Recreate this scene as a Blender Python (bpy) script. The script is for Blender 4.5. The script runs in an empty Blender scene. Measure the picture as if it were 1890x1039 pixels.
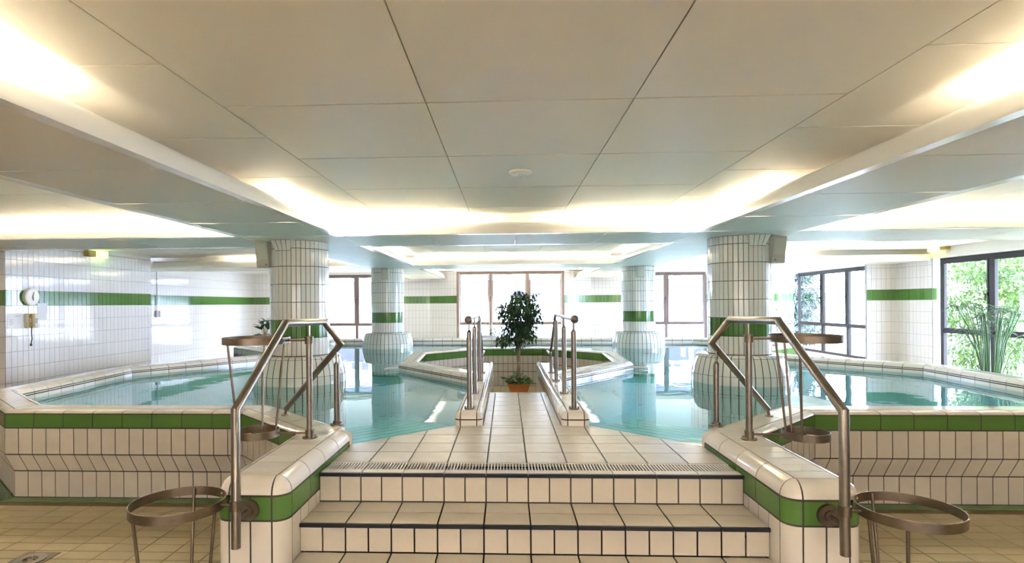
import bpy, math, random
from mathutils import Vector, Matrix
random.seed(7)
V = Vector
scene = bpy.context.scene
C = scene.collection
# ------------------------------------------------------------------ camera, world, exposure
cam_d = bpy.data.cameras.new('camera')
cam = bpy.data.objects.new('camera', cam_d); C.objects.link(cam)
cam_d.sensor_width = 36.0; cam_d.lens = 1050.0 / 1890.0 * 36.0
cam_d.shift_x = (945 - 890) / 1890.0; cam_d.shift_y = (560 - 519.5) / 1890.0
cam_d.clip_start = 0.05; cam_d.clip_end = 300
YAW = math.atan(45 / 1050.0); ROLL = -0.0065
cam.matrix_world = (Matrix.Translation((-0.125, 0, 1.72)) @ Matrix.Rotation(YAW, 4, 'Z')
                    @ Matrix.Rotation(math.pi / 2, 4, 'X') @ Matrix.Rotation(ROLL, 4, 'Z'))
scene.camera = cam
scene.view_settings.view_transform = 'Standard'
scene.view_settings.look = 'None'
scene.view_settings.exposure = 0.85
scene.view_settings.gamma = 1.0
scene.view_settings.use_curve_mapping = False
world = bpy.data.worlds.new('overcast_sky'); scene.world = world; world.use_nodes = True
bg = world.node_tree.nodes['Background']
bg.inputs['Color'].default_value = (0.62, 0.71, 1.0, 1); bg.inputs['Strength'].default_value = 34.0
TUBE_W = 25.0            # watts per cove tube
TUBE_COL = (1.0, 0.90, 0.74)
cy = scene.cycles
cy.use_denoising = True
cy.max_bounces = 9; cy.diffuse_bounces = 5; cy.glossy_bounces = 4; cy.transmission_bounces = 4; cy.transparent_max_bounces = 12
cy.caustics_reflective = True; cy.caustics_refractive = False; cy.blur_glossy = 0.3
cy.sample_clamp_indirect = 25.0

# ------------------------------------------------------------------ key dimensions (metres; x=0 is the axis of the stairs)
DECK = 0.68; WATER = 0.665; TOP = 0.80; SOF = 2.57; UP = 2.82
M = 0.26                      # tile module

# ------------------------------------------------------------------ materials
MATS = {}
def mat(name, col, rough=0.5, metal=0.0, var=0.0, noise=None, spec=0.5, coat=0.0, bump=0.0, emis=None):
    if name in MATS: return MATS[name]
    m = bpy.data.materials.new(name); m.use_nodes = True
    nt = m.node_tree; b = nt.nodes['Principled BSDF']
    b.inputs['Base Color'].default_value = (*col, 1); b.inputs['Roughness'].default_value = rough
    b.inputs['Metallic'].default_value = metal; b.inputs['Specular IOR Level'].default_value = spec
    b.inputs['Coat Weight'].default_value = coat; b.inputs['Coat Roughness'].default_value = 0.04
    if emis:
        b.inputs['Emission Color'].default_value = (*emis[0], 1); b.inputs['Emission Strength'].default_value = emis[1]
    out = None
    if var:
        oi = nt.nodes.new('ShaderNodeObjectInfo'); hs = nt.nodes.new('ShaderNodeHueSaturation')
        mr = nt.nodes.new('ShaderNodeMapRange'); mr.inputs['To Min'].default_value = 1 - var; mr.inputs['To Max'].default_value = 1 + var
        nt.links.new(oi.outputs['Random'], mr.inputs['Value']); nt.links.new(mr.outputs['Result'], hs.inputs['Value'])
        hs.inputs['Color'].default_value = (*col, 1); out = hs.outputs['Color']
    if noise:
        tc = nt.nodes.new('ShaderNodeTexCoord'); n = nt.nodes.new('ShaderNodeTexNoise')
        n.inputs['Scale'].default_value = noise[0]; n.inputs['Detail'].default_value = 4
        nt.links.new(tc.outputs['Object'], n.inputs['Vector'])
        mx = nt.nodes.new('ShaderNodeMix'); mx.data_type = 'RGBA'
        mx.inputs[7].default_value = (*noise[1], 1)
        if out is not None: nt.links.new(out, mx.inputs[6])
        else: mx.inputs[6].default_value = (*col, 1)
        ra = nt.nodes.new('ShaderNodeMapRange'); ra.inputs['From Min'].default_value = 0.42; ra.inputs['From Max'].default_value = 0.72
        nt.links.new(n.outputs['Fac'], ra.inputs['Value']); nt.links.new(ra.outputs['Result'], mx.inputs[0])
        out = mx.outputs[2]
        if bump:
            bp = nt.nodes.new('ShaderNodeBump'); bp.inputs['Strength'].default_value = bump; bp.inputs['Distance'].default_value = 0.01
            nt.links.new(n.outputs['Fac'], bp.inputs['Height']); nt.links.new(bp.outputs['Normal'], b.inputs['Normal'])
    if out is not None: nt.links.new(out, b.inputs['Base Color'])
    MATS[name] = m
    return m
WHITE = mat('glazed_white_tile', (0.79, 0.755, 0.70), 0.10, var=0.035)
WALLW = mat('glazed_wall_tile', (0.80, 0.79, 0.80), 0.06, var=0.02)
COLW = mat('column_tile', (0.76, 0.75, 0.69), 0.09, var=0.03)
GREEN = mat('glazed_green_tile', (0.085, 0.205, 0.045), 0.10, var=0.06)
GROUT = mat('dark_grout', (0.05, 0.05, 0.042), 0.9)
GROUTW = mat('wall_grout', (0.40, 0.40, 0.42), 0.9)
RISER = mat('matt_cream_tile', (0.62, 0.57, 0.49), 0.28, var=0.03, noise=(9, (0.58, 0.53, 0.45)))
DECKT = mat('beige_deck_tile', (0.56, 0.525, 0.47), 0.24, var=0.05, noise=(6, (0.50, 0.465, 0.41)))
FLOORT = mat('ochre_floor_tile', (0.56, 0.46, 0.26), 0.32, var=0.06, noise=(5, (0.51, 0.41, 0.235)))
FGROUT = mat('floor_grout', (0.22, 0.16, 0.08), 0.9)
DARKN = mat('dark_nosing', (0.018, 0.022, 0.032), 0.45, spec=0.25)
GRATE = mat('grate_plastic', (0.55, 0.54, 0.53), 0.4)
PAINT = mat('ceiling_paint', (0.80, 0.765, 0.70), 0.5, noise=(0.8, (0.78, 0.74, 0.67)))
ENAMEL = mat('cove_enamel', (0.80, 0.79, 0.74), 0.22)
JOINT = mat('panel_joint', (0.36, 0.29, 0.17), 0.8)
PLASTER = mat('white_plaster', (0.80, 0.79, 0.78), 0.6)
STEEL = mat('brushed_steel', (0.27, 0.245, 0.22), 0.30, metal=1.0, noise=(30, (0.23, 0.21, 0.185)))
DSTEEL = mat('dull_steel', (0.21, 0.175, 0.135), 0.38, metal=1.0, noise=(20, (0.17, 0.14, 0.11)))
DFRAME = mat('dark_window_frame', (0.028, 0.024, 0.022), 0.45, spec=0.2)
TFRAME = mat('tan_window_frame', (0.30, 0.20, 0.14), 0.4)
BLACK = mat('black_plastic', (0.02, 0.02, 0.02), 0.4)
AQUA = mat('pool_lining', (0.70, 0.87, 0.95), 0.4, noise=(2, (0.66, 0.85, 0.94)))
TERRA = mat('terracotta', (0.52, 0.17, 0.05), 0.6, noise=(8, (0.45, 0.14, 0.04)))
SOIL = mat('soil', (0.05, 0.035, 0.02), 0.9)
BARK = mat('bark', (0.30, 0.22, 0.13), 0.8, noise=(25, (0.20, 0.14, 0.08)))
def leafmat(name, col, col2, rough=0.35, trans=0.0):
    m = mat(name, col, rough, noise=(3.0, col2))
    if trans:
        nt = m.node_tree; b = nt.nodes['Principled BSDF']; o = nt.nodes['Material Output']
        t = nt.nodes.new('ShaderNodeBsdfTranslucent'); t.inputs['Color'].default_value = (col2[0] * 1.2, col2[1] * 1.3, col2[2], 1)
        mx = nt.nodes.new('ShaderNodeMixShader'); mx.inputs[0].default_value = trans
        nt.links.new(b.outputs[0], mx.inputs[1]); nt.links.new(t.outputs[0], mx.inputs[2]); nt.links.new(mx.outputs[0], o.inputs[0])
    return m
FICUS = leafmat('ficus_leaf', (0.022, 0.06, 0.022), (0.04, 0.11, 0.03), 0.28)
IVY = leafmat('ivy_leaf', (0.09, 0.24, 0.04), (0.05, 0.15, 0.03), 0.4)
RUBBER = leafmat('broad_leaf', (0.02, 0.10, 0.06), (0.03, 0.14, 0.08), 0.3)
REED = leafmat('reed_leaf', (0.05, 0.14, 0.03), (0.03, 0.09, 0.02), 0.45)
SHRUB = leafmat('shrub_leaf', (0.045, 0.090, 0.014), (0.085, 0.14, 0.03), 0.45, 0.3)
SHRUBD = leafmat('dark_shrub_leaf', (0.02, 0.055, 0.016), (0.045, 0.095, 0.032), 0.45, 0.25)
CONIFER = leafmat('conifer_needle', (0.012, 0.028, 0.018), (0.022, 0.045, 0.03), 0.6)
LAWN = mat('pale_paving', (0.26, 0.28, 0.26), 0.9, noise=(0.25, (0.20, 0.26, 0.18)))
FACADE = mat('facade_render', (0.86, 0.85, 0.88), 0.8)
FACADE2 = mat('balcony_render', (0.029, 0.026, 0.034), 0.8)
GLASSD = mat('facade_window_glass', (0.024, 0.022, 0.032), 0.4)

def glass(name, ior=1.45, tint=(0.96, 0.98, 0.97)):
    m = bpy.data.materials.new(name); m.use_nodes = True; nt = m.node_tree; nt.nodes.clear()
    o = nt.nodes.new('ShaderNodeOutputMaterial'); t = nt.nodes.new('ShaderNodeBsdfTransparent'); g = nt.nodes.new('ShaderNodeBsdfGlossy')
    x = nt.nodes.new('ShaderNodeMixShader'); t.inputs['Color'].default_value = (*tint, 1); g.inputs['Roughness'].default_value = 0.0
    # reflectance by angle (Schlick), the same from both sides of the pane
    ge = nt.nodes.new('ShaderNodeNewGeometry'); f = nt.nodes.new('ShaderNodeVectorMath'); f.operation = 'DOT_PRODUCT'
    nt.links.new(ge.outputs['Normal'], f.inputs[0]); nt.links.new(ge.outputs['Incoming'], f.inputs[1])
    prev = f.outputs['Value']
    f0 = ((ior - 1) / (ior + 1)) ** 2
    for op, val, rev in (('ABSOLUTE', None, 0), ('SUBTRACT', 1.0, 1), ('POWER', 5.0, 0), ('MULTIPLY', 1 - f0, 0), ('ADD', f0, 0)):
        n_ = nt.nodes.new('ShaderNodeMath'); n_.operation = op; n_.use_clamp = op == 'SUBTRACT'
        if rev: n_.inputs[0].default_value = val; nt.links.new(prev, n_.inputs[1])
        else:
            nt.links.new(prev, n_.inputs[0])
            if val is not None: n_.inputs[1].default_value = val
        prev = n_.outputs[0]
    nt.links.new(prev, x.inputs[0]); nt.links.new(t.outputs[0], x.inputs[1]); nt.links.new(g.outputs[0], x.inputs[2]); nt.links.new(x.outputs[0], o.inputs[0])
    return m, nt, g, f
GLASS, *_ = glass('window_glass')
FILL_GLASS, *_ = glass('warm_fill_glass', 1.45, (0.48, 0.415, 0.335))      # glazing of an added unseen window behind the viewer, tinted for warm fill
WATERM, nt_, g_, f_ = glass('pool_water', 1.36, (0.48, 0.80, 0.82))
tc_ = nt_.nodes.new('ShaderNodeTexCoord'); n1 = nt_.nodes.new('ShaderNodeTexNoise'); n1.inputs['Scale'].default_value = 1.6; n1.inputs['Detail'].default_value = 3
n2 = nt_.nodes.new('ShaderNodeTexNoise'); n2.inputs['Scale'].default_value = 0.45
mm = nt_.nodes.new('ShaderNodeMath'); mm.operation = 'MULTIPLY'
bp_ = nt_.nodes.new('ShaderNodeBump'); bp_.inputs['Strength'].default_value = 0.11; bp_.inputs['Distance'].default_value = 0.05
nt_.links.new(tc_.outputs['Object'], n1.inputs['Vector']); nt_.links.new(tc_.outputs['Object'], n2.inputs['Vector'])
nt_.links.new(n1.outputs['Fac'], mm.inputs[0]); nt_.links.new(n2.outputs['Fac'], mm.inputs[1])
nt_.links.new(mm.outputs[0], bp_.inputs['Height'])
nt_.links.new(bp_.outputs['Normal'], g_.inputs['Normal']); nt_.links.new(bp_.outputs['Normal'], f_.inputs[0])

def brickmat(name, c1, c2, grout, w, h, mortar=0.006, rough=0.35, rot=(0, 0, 0)):
    m = bpy.data.materials.new(name); m.use_nodes = True; nt = m.node_tree; b = nt.nodes['Principled BSDF']
    tc = nt.nodes.new('ShaderNodeTexCoord'); mp = nt.nodes.new('ShaderNodeMapping'); mp.inputs['Rotation'].default_value = rot
    br = nt.nodes.new('ShaderNodeTexBrick'); br.offset = 0.0
    br.inputs['Color1'].default_value = (*c1, 1); br.inputs['Color2'].default_value = (*c2, 1); br.inputs['Mortar'].default_value = (*grout, 1)
    br.inputs['Scale'].default_value = 1; br.inputs['Mortar Size'].default_value = mortar; br.inputs['Brick Width'].default_value = w; br.inputs['Row Height'].default_value = h
    nt.links.new(tc.outputs['Object'], mp.inputs['Vector']); nt.links.new(mp.outputs['Vector'], br.inputs['Vector']); nt.links.new(br.outputs['Color'], b.inputs['Base Color'])
    b.inputs['Roughness'].default_value = rough
    return m
FLOORB = brickmat('floor_tiles_far', (0.56, 0.46, 0.26), (0.53, 0.43, 0.245), (0.22, 0.16, 0.08), 0.25, 0.125)
WALLB = brickmat('wall_tiles_far', (0.78, 0.77, 0.76), (0.80, 0.79, 0.78), (0.3, 0.3, 0.3), 0.125, 0.25, 0.005, 0.1, rot=(math.pi / 2, 0, 0))

# ------------------------------------------------------------------ helpers
class MB:
    def __init__(s): s.v = []; s.f = []
    def add(s, vs, fs):
        k = len(s.v); s.v += [tuple(p) for p in vs]; s.f += [tuple(i + k for i in f) for f in fs]
    def box(s, x0, x1, y0, y1, z0, z1):
        s.add([(x0, y0, z0), (x1, y0, z0), (x1, y1, z0), (x0, y1, z0), (x0, y0, z1), (x1, y0, z1), (x1, y1, z1), (x0, y1, z1)],
              [(3, 2, 1, 0), (4, 5, 6, 7), (0, 1, 5, 4), (1, 2, 6, 5), (2, 3, 7, 6), (3, 0, 4, 7)])
    def bbox(s, x0, x1, y0, y1, z0, z1, b=0.004):      # box with chamfered edges
        import bmesh
        bm = bmesh.new(); bmesh.ops.create_cube(bm, size=1)
        for v in bm.verts:
            v.co = V(((x0 + x1) / 2 + v.co.x * (x1 - x0), (y0 + y1) / 2 + v.co.y * (y1 - y0), (z0 + z1) / 2 + v.co.z * (z1 - z0)))
        bmesh.ops.bevel(bm, geom=bm.edges[:], offset=b, segments=1, affect='EDGES')
        bm.verts.index_update()
        s.add([v.co[:] for v in bm.verts], [[v.index for v in f.verts] for f in bm.faces]); bm.free()
    def prism(s, poly, z0, z1):
        n = len(poly)
        s.add([(x, y, z0) for x, y in poly] + [(x, y, z1) for x, y in poly],
              [tuple(range(n - 1, -1, -1)), tuple(range(n, 2 * n))] + [(i, (i + 1) % n, n + (i + 1) % n, n + i) for i in range(n)])
    def tube(s, pts, r, n=12, cap=True):
        pts = [V(p) for p in pts]; ds = [(pts[i + 1] - pts[i]).normalized() for i in range(len(pts) - 1)]
        a = ds[0].orthogonal().normalized(); b = ds[0].cross(a)
        ring = [pts[0] + r * (math.cos(2 * math.pi * k / n) * a + math.sin(2 * math.pi * k / n) * b) for k in range(n)]
        rings = [ring]
        for i in range(1, len(pts)):
            d = ds[i - 1]; nn = d if i == len(pts) - 1 else (ds[i - 1] + ds[i]).normalized()
            ring = [p + d * ((pts[i] - p).dot(nn) / d.dot(nn)) for p in ring]; rings.append(ring)
        vs = [p[:] for rg in rings for p in rg]
        fs = [(i * n + k, i * n + (k + 1) % n, (i + 1) * n + (k + 1) % n, (i + 1) * n + k) for i in range(len(rings) - 1) for k in range(n)]
        if cap: fs += [tuple(range(n - 1, -1, -1)), tuple(range((len(rings) - 1) * n, len(rings) * n))]
        s.add(vs, fs)
    def lathe(s, prof, c=(0, 0), n=24, a0=0, a1=None, caps=False):
        full = a1 is None; k = n if full else n + 1
        ang = [a0 + (2 * math.pi if full else a1 - a0) * i / n for i in range(k)]
        vs = [(c[0] + r * math.cos(t), c[1] + r * math.sin(t), z) for r, z in prof for t in ang]
        fs = []
        for j in range(len(prof) - 1):
            for i in range(n):
                i2 = (i + 1) % k
                fs.append((j * k + i, j * k + i2, (j + 1) * k + i2, (j + 1) * k + i))
        if caps and full: fs += [tuple(range(k - 1, -1, -1)), tuple(range((len(prof) - 1) * k, len(prof) * k))]
        s.add(vs, fs)
    def build(s, name, m, parent=None, smooth=False, **props):
        me = bpy.data.meshes.new(name); me.from_pydata(s.v, [], s.f); me.materials.append(m); me.update()
        if smooth:
            me.polygons.foreach_set('use_smooth', [True] * len(me.polygons))
            try: me.set_sharp_from_angle(angle=0.7)
            except Exception: pass
        return link(name, me, parent, **props)
def link(name, me, parent=None, mw=None, **props):
    o = bpy.data.objects.new(name, me); C.objects.link(o)
    if parent is not None: o.parent = parent
    if mw is not None: o.matrix_local = mw
    for k, v in props.items(): o[k] = v
    return o
def tag(o, label=None, cat=None, group=None, kind=None):
    if label: o['label'] = label
    if cat: o['category'] = cat
    if group: o['group'] = group
    if kind: o['kind'] = kind
    return o
def thing(name, label, cat, group=None, loc=(0, 0, 0), rz=0):
    o = bpy.data.objects.new(name, None); C.objects.link(o); o.location = loc; o.rotation_euler = (0, 0, rz)
    return tag(o, label, cat, group)
def empty_structure(name):
    o = bpy.data.objects.new(name, None); C.objects.link(o); o['kind'] = 'structure'; return o
TC = {}
def tile_mesh(w, h, t, m, b=0.0018):
    k = (round(w, 4), round(h, 4), t, m.name)
    if k not in TC:
        me = bpy.data.meshes.new('tile')
        vs = [(0, 0, 0), (w, 0, 0), (w, h, 0), (0, h, 0), (0, 0, t - b), (w, 0, t - b), (w, h, t - b), (0, h, t - b), (b, b, t), (w - b, b, t), (w - b, h - b, t), (b, h - b, t)]
        fs = [(8, 9, 10, 11)] + [(i, (i + 1) % 4, 4 + (i + 1) % 4, 4 + i) for i in range(4)] + [(4 + i, 4 + (i + 1) % 4, 8 + (i + 1) % 4, 8 + i) for i in range(4)]
        me.from_pydata(vs, [], fs); me.materials.append(m); TC[k] = me
    return TC[k]
def frame(o, u, v):
    o, u, v = V(o), V(u).normalized(), V(v).normalized(); n = u.cross(v)
    return Matrix(((u.x, v.x, n.x, o.x), (u.y, v.y, n.y, o.y), (u.z, v.z, n.z, o.z), (0, 0, 0, 1)))
def tiles(parent, name, o, u, v, cells, m, t=0.004, gap=0.009):
    """each cell (u0, v0, w, h[, material]) becomes one tile object lying in the plane o,u,v"""
    F = frame(o, u, v)
    for c in cells:
        mm_ = c[4] if len(c) > 4 else m
        link(c[5] if len(c) > 5 else name, tile_mesh(c[2] - gap, c[3] - gap, t, mm_), parent, F @ Matrix.Translation((c[0] + gap / 2, c[1] + gap / 2, 0)))
def tiles_joined(parent, name, o, u, v, cells, m, t=0.006, gap=0.007, **kw):
    F = frame(o, u, v); mb = MB()
    for c in cells:
        x0, y0, x1, y1 = c[0] + gap / 2, c[1] + gap / 2, c[0] + c[2] - gap / 2, c[1] + c[3] - gap / 2
        mb.add([F @ V(p) for p in ((x0, y0, 0), (x1, y0, 0), (x1, y1, 0), (x0, y1, 0), (x0, y0, t), (x1, y0, t), (x1, y1, t), (x0, y1, t))],
               [(4, 5, 6, 7), (0, 1, 5, 4), (1, 2, 6, 5), (2, 3, 7, 6), (3, 0, 4, 7)])
    return mb.build(name, m, parent, kind='stuff', **kw) if mb.v else None
def clip(poly, region):
    """convex clip (both counter-clockwise)"""
    out = poly
    for i in range(len(region)):
        a, b = V(region[i]), V(region[(i + 1) % len(region)]); e = b - a
        side = lambda p: e.x * (p[1] - a.y) - e.y * (p[0] - a.x)
        src, out = out, []
        for j in range(len(src)):
            p, q = src[j], src[(j + 1) % len(src)]; sp, sq = side(p), side(q)
            if sp >= 0: out.append(p)
            if (sp >= 0) != (sq >= 0):
                t = sp / (sp - sq); out.append((p[0] + (q[0] - p[0]) * t, p[1] + (q[1] - p[1]) * t))
        if not out: return []
    return out
def area(p): return abs(sum(p[i][0] * p[(i + 1) % len(p)][1] - p[(i + 1) % len(p)][0] * p[i][1] for i in range(len(p)))) / 2
def floor_tiles(parent, name, region, xs, ys, z, m, t=0.004, gap=0.008):
    for i in range(len(xs) - 1):
        for j in range(len(ys) - 1):
            w, h = xs[i + 1] - xs[i] - gap, ys[j + 1] - ys[j] - gap; x, y = xs[i] + gap / 2, ys[j] + gap / 2
            r = [(x, y), (x + w, y), (x + w, y + h), (x, y + h)]; p = clip(r, region)
            if len(p) < 3 or area(p) < 0.0012: continue
            if abs(area(p) - w * h) < 1e-6: link(name, tile_mesh(w, h, t, m), parent, Matrix.Translation((x, y, z - t)))
            else:
                mb = MB(); mb.prism(p, z - t, z); mb.build(name, m, parent)
# --- sweeping a profile along a plan path.  station = (P, Mv): point at offset q is P + q*Mv ; profile = [(q, z)...]
def stations(path, closed=False):
    """mitred stations of a plan polyline; offset goes to the LEFT of the travel direction"""
    n = len(path); P = [V((p[0], p[1])) for p in path]; res = []
    for i in range(n):
        d0 = (P[i] - P[i - 1]).normalized() if (i > 0 or closed) else None
        d1 = (P[(i + 1) % n] - P[i]).normalized() if (i < n - 1 or closed) else None
        d0 = d0 or d1; d1 = d1 or d0
        n0, n1 = V((-d0.y, d0.x)), V((-d1.y, d1.x)); b = (n0 + n1).normalized()
        res.append((P[i], b / max(b.dot(n0), 0.3)))
    return res
def lerp_st(a, b, t): return (a[0].lerp(b[0], t), a[1].lerp(b[1], t))
def st_pt(s, q, z): p = s[0] + s[1] * q; return V((p.x, p.y, z))
def sweep_solid(mb, sts, prof, closed=False):
    n = len(prof); k = len(sts)
    vs = [st_pt(s, q, z)[:] for s in sts for q, z in prof]; fs = []
    for i in range(k if closed else k - 1):
        i2 = (i + 1) % k
        for j in range(n):
            j2 = (j + 1) % n; fs.append((i * n + j, i * n + j2, i2 * n + j2, i2 * n + j))
    if not closed: fs += [tuple(range(n - 1, -1, -1)), tuple(range((k - 1) * n, k * n))]
    mb.add(vs, fs)
def sweep_tile(parent, name, sts, prof, m, gap=0.009, thick=0.005, mb=None):
    """one tile: outer skin along prof between first and last station, shrunk by the joint, with a rim going inwards"""
    sts = list(sts); prof = [V(p) for p in prof]
    L = (sts[1][0] - sts[0][0]).length; sts[0] = lerp_st(sts[0], sts[1], min(0.4, gap / 2 / max(L, 1e-4)))
    L = (sts[-2][0] - sts[-1][0]).length; sts[-1] = lerp_st(sts[-1], sts[-2], min(0.4, gap / 2 / max(L, 1e-4)))
    d = prof[1] - prof[0]; prof[0] = prof[0] + d.normalized() * min(gap / 2, d.length * 0.4)
    d = prof[-2] - prof[-1]; prof[-1] = prof[-1] + d.normalized() * min(gap / 2, d.length * 0.4)
    back = []
    for j, p in enumerate(prof):
        a = prof[max(j - 1, 0)]; b = prof[min(j + 1, len(prof) - 1)]; t = (b - a).normalized()
        back.append(p + V((t.y, -t.x)) * thick)       # right of the profile direction = inwards
    n, k = len(prof), len(sts)
    vs = [st_pt(s, q, z)[:] for s in sts for q, z in prof] + [st_pt(s, q, z)[:] for s in sts for q, z in back]
    o = n * k; fs = []
    for i in range(k - 1):
        for j in range(n - 1): fs.append((i * n + j, (i + 1) * n + j, (i + 1) * n + j + 1, i * n + j + 1))
    for j in range(n - 1):
        fs.append((j, j + 1, o + j + 1, o + j)); e = (k - 1) * n; fs.append((e + j + 1, e + j, o + e + j, o + e + j + 1))
    for i in range(k - 1):
        fs.append(((i + 1) * n, i * n, o + i * n, o + (i + 1) * n)); e = n - 1; fs.append((i * n + e, (i + 1) * n + e, o + (i + 1) * n + e, o + i * n + e))
    if mb is not None: mb.add(vs, fs); return None
    b = MB(); b.add(vs, fs); return b.build(name, m, parent, smooth=True)
def run_tiles(parent, name, a, b, prof, m, mod, mb=None, first=None):
    """tiles of length ~mod along the straight run between stations a and b"""
    L = (b[0] - a[0]).length; n = max(1, round(L / mod))
    for i in range(n): sweep_tile(parent, name, [lerp_st(a, b, i / n), lerp_st(a, b, (i + 1) / n)], prof, m, mb=mb)
def arcprof(q0, z0, q1, z1, n=5, convex_up=True):
    """quarter round from (q0,z0) vertical tangent to (q1,z1) horizontal tangent"""
    return [(q0 + (q1 - q0) * (1 - math.cos(t)), z0 + (z1 - z0) * math.sin(t)) for t in [math.pi / 2 * i / n for i in range(n + 1)]]
def arcprof_r(q0, z0, q1, z1, n=5):
    """horizontal tangent at (q0,z0), vertical at (q1,z1)"""
    return [(q0 + (q1 - q0) * math.sin(t), z0 + (z1 - z0) * (1 - math.cos(t))) for t in [math.pi / 2 * i / n for i in range(n + 1)]]
def leaf(mb, p, d, L, W, droop=0.25):
    d = d.normalized(); up = V((0, 0, 1)); s = d.cross(up)
    s = s.normalized() if s.length > 0.05 else V((1, 0, 0))
    s = (s + up * random.uniform(-0.5, 0.5)).normalized(); n = s.cross(d)
    a = p; m1 = p + d * L * 0.35 ; m2 = p + d * L * 0.7 - up * droop * L * 0.3; t = p + d * L - up * droop * L * 0.7
    mb.add([a, m1 + s * W * 0.5, m1 - n * W * 0.1, m1 - s * W * 0.5, m2 + s * W * 0.38, m2 - n * W * 0.08, m2 - s * W * 0.38, t],
           [(0, 2, 1), (0, 3, 2), (1, 2, 5, 4), (2, 3, 6, 5), (4, 5, 7), (5, 6, 7)])
def rdir():
    z = random.uniform(-1, 1); a = random.uniform(0, 2 * math.pi); r = math.sqrt(1 - z * z); return V((r * math.cos(a), r * math.sin(a), z))

# ================================================================== STRUCTURE: floor, walls, windows, ceiling
mb = MB(); mb.box(-10.5, 10.0, -6, 20.2, -0.15, -0.004)
floor = mb.build('floor', FGROUT, kind='structure')
def far_floor(x0, x1, y0, y1):
    b = MB(); b.box(x0, x1, y0, y1, -0.004, 0.0); b.build('tiled_area', FLOORB, floor)
FX, FY0, FY1 = 4.70, 3.37, 4.745
far_floor(-10.2, -FX, -6, 19.9); far_floor(FX, 9.9, -6, 19.9); far_floor(-FX, FX, -6, FY0); 
far_floor(-FX, FX, 15.6, 19.9)
ys = [FY0 + 0.125 * i for i in range(12)]
for s in (-1, 1):
    xs = sorted([s * (1.70 + 0.25 * i) for i in range(13)])
    floor_tiles(floor, 'tile', [(xs[0], FY0), (xs[-1], FY0), (xs[-1], FY1), (xs[0], FY1)], xs, ys, 0.0, FLOORT)

# ---- walls made of tiles standing proud of the grout
ZG0, ZG1, RW = 1.732, 1.98, 0.249
def wall_rows(z0, z1):
    rows = []; z = ZG0
    while z > z0 + 1e-4: z -= RW
    while z < z1 - 0.02:
        a, b = max(z, z0), min(z + RW, z1)
        rows.append((a, b - a, abs(z - ZG0) < 0.01)); z += RW
    return rows
def tiled_wall(name, p0, p1, z0, z1, n, objects_from=None, depth=0.2, parent=None):
    """wall whose face runs p0->p1 with the room on its right-hand side seen along p0->p1 reversed; face normal = u x z"""
    u = V((p1[0] - p0[0], p1[1] - p0[1], 0)); L = u.length; u.normalize(); nrm = u.cross(V((0, 0, 1)))
    o = V((p0[0], p0[1], 0)); b = MB()
    q = [o, o + u * L, o + u * L - nrm * depth, o - nrm * depth]
    b.add([(p.x, p.y, z0) for p in q] + [(p.x, p.y, z1) for p in q], [(3, 2, 1, 0), (4, 5, 6, 7), (0, 1, 5, 4), (1, 2, 6, 5), (2, 3, 7, 6), (3, 0, 4, 7)])
    w = b.build(name, GROUTW, parent, **({'kind': 'structure'} if parent is None else {}))
    cw = L / n; jw, jg = [], []
    for (za, h, g) in wall_rows(z0, z1):
        for i in range(n):
            c = (i * cw, za, cw, h)
            if objects_from is not None and za >= objects_from - 1e-3: tiles(w, 'green_tile' if g else 'tile', o, u, (0, 0, 1), [c], GREEN if g else WALLW, t=0.006, gap=0.006)
            else: (jg if g else jw).append(c)
    tiles_joined(w, 'tile_field', o, u, (0, 0, 1), jw, WALLW); tiles_joined(w, 'green_tile_band', o, u, (0, 0, 1), jg, GREEN)
    return w
# left: return towards the camera, main wall, jog, set-back wall
wl = tiled_wall('wall_left', (-8.1, 8.72), (-8.1, 12.43), 0, 2.735, 34, objects_from=0.72)
tiled_wall('wall_left_return', (-10.2, 8.72), (-8.302, 8.72), 0, 2.735, 16)
tiled_wall('corner_face', (-8.3, 8.721), (-8.1, 8.721), 0, 2.735, 2, depth=0.19, parent=wl)
tiled_wall('wall_left_niche', (-9.0, 12.44), (-9.0, 19.6), 0, 2.80, 56)
b = MB(); b.box(-9.2, -8.1, 12.36, 12.43, 0, 2.735); b.build('jog_face', WALLB, wl)
mb = MB(); mb.box(-10.4, -10.2, -6, 8.72, 0, 2.9); mb.build('wall_left_near', WALLB, kind='structure')
mb = MB(); mb.box(-10.4, 10.2, -6.2, -6, 0, 0.95); mb.box(-10.4, 10.2, -6.2, -6, 2.5, 2.9); mb.box(-10.4, -6.0, -6.2, -6, 0.95, 2.5); mb.box(6.0, 10.2, -6.2, -6, 0.95, 2.5)
mb.build('wall_front', PLASTER, kind='structure')
# back wall pieces between the windows (windows sit between them)
tiled_wall('wall_back_left', (-9.0, 19.5), (-6.85, 19.5), 0, 2.80, 17)
tiled_wall('wall_back_left_pier', (-4.0, 19.5), (-2.77, 19.62), 0, 2.80, 10)
tiled_wall('wall_back_left_bay', (-2.77, 19.62), (-1.80, 19.1), 0, 2.80, 9)
tiled_wall('wall_back_right_bay', (1.80, 19.1), (2.77, 19.62), 0, 2.80, 9)
tiled_wall('wall_back_right_pier', (2.77, 19.62), (4.0, 19.5), 0, 2.80, 10)
tiled_wall('wall_back_right', (6.62, 19.5), (9.5, 19.5), 0, 2.66, 23)
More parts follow.
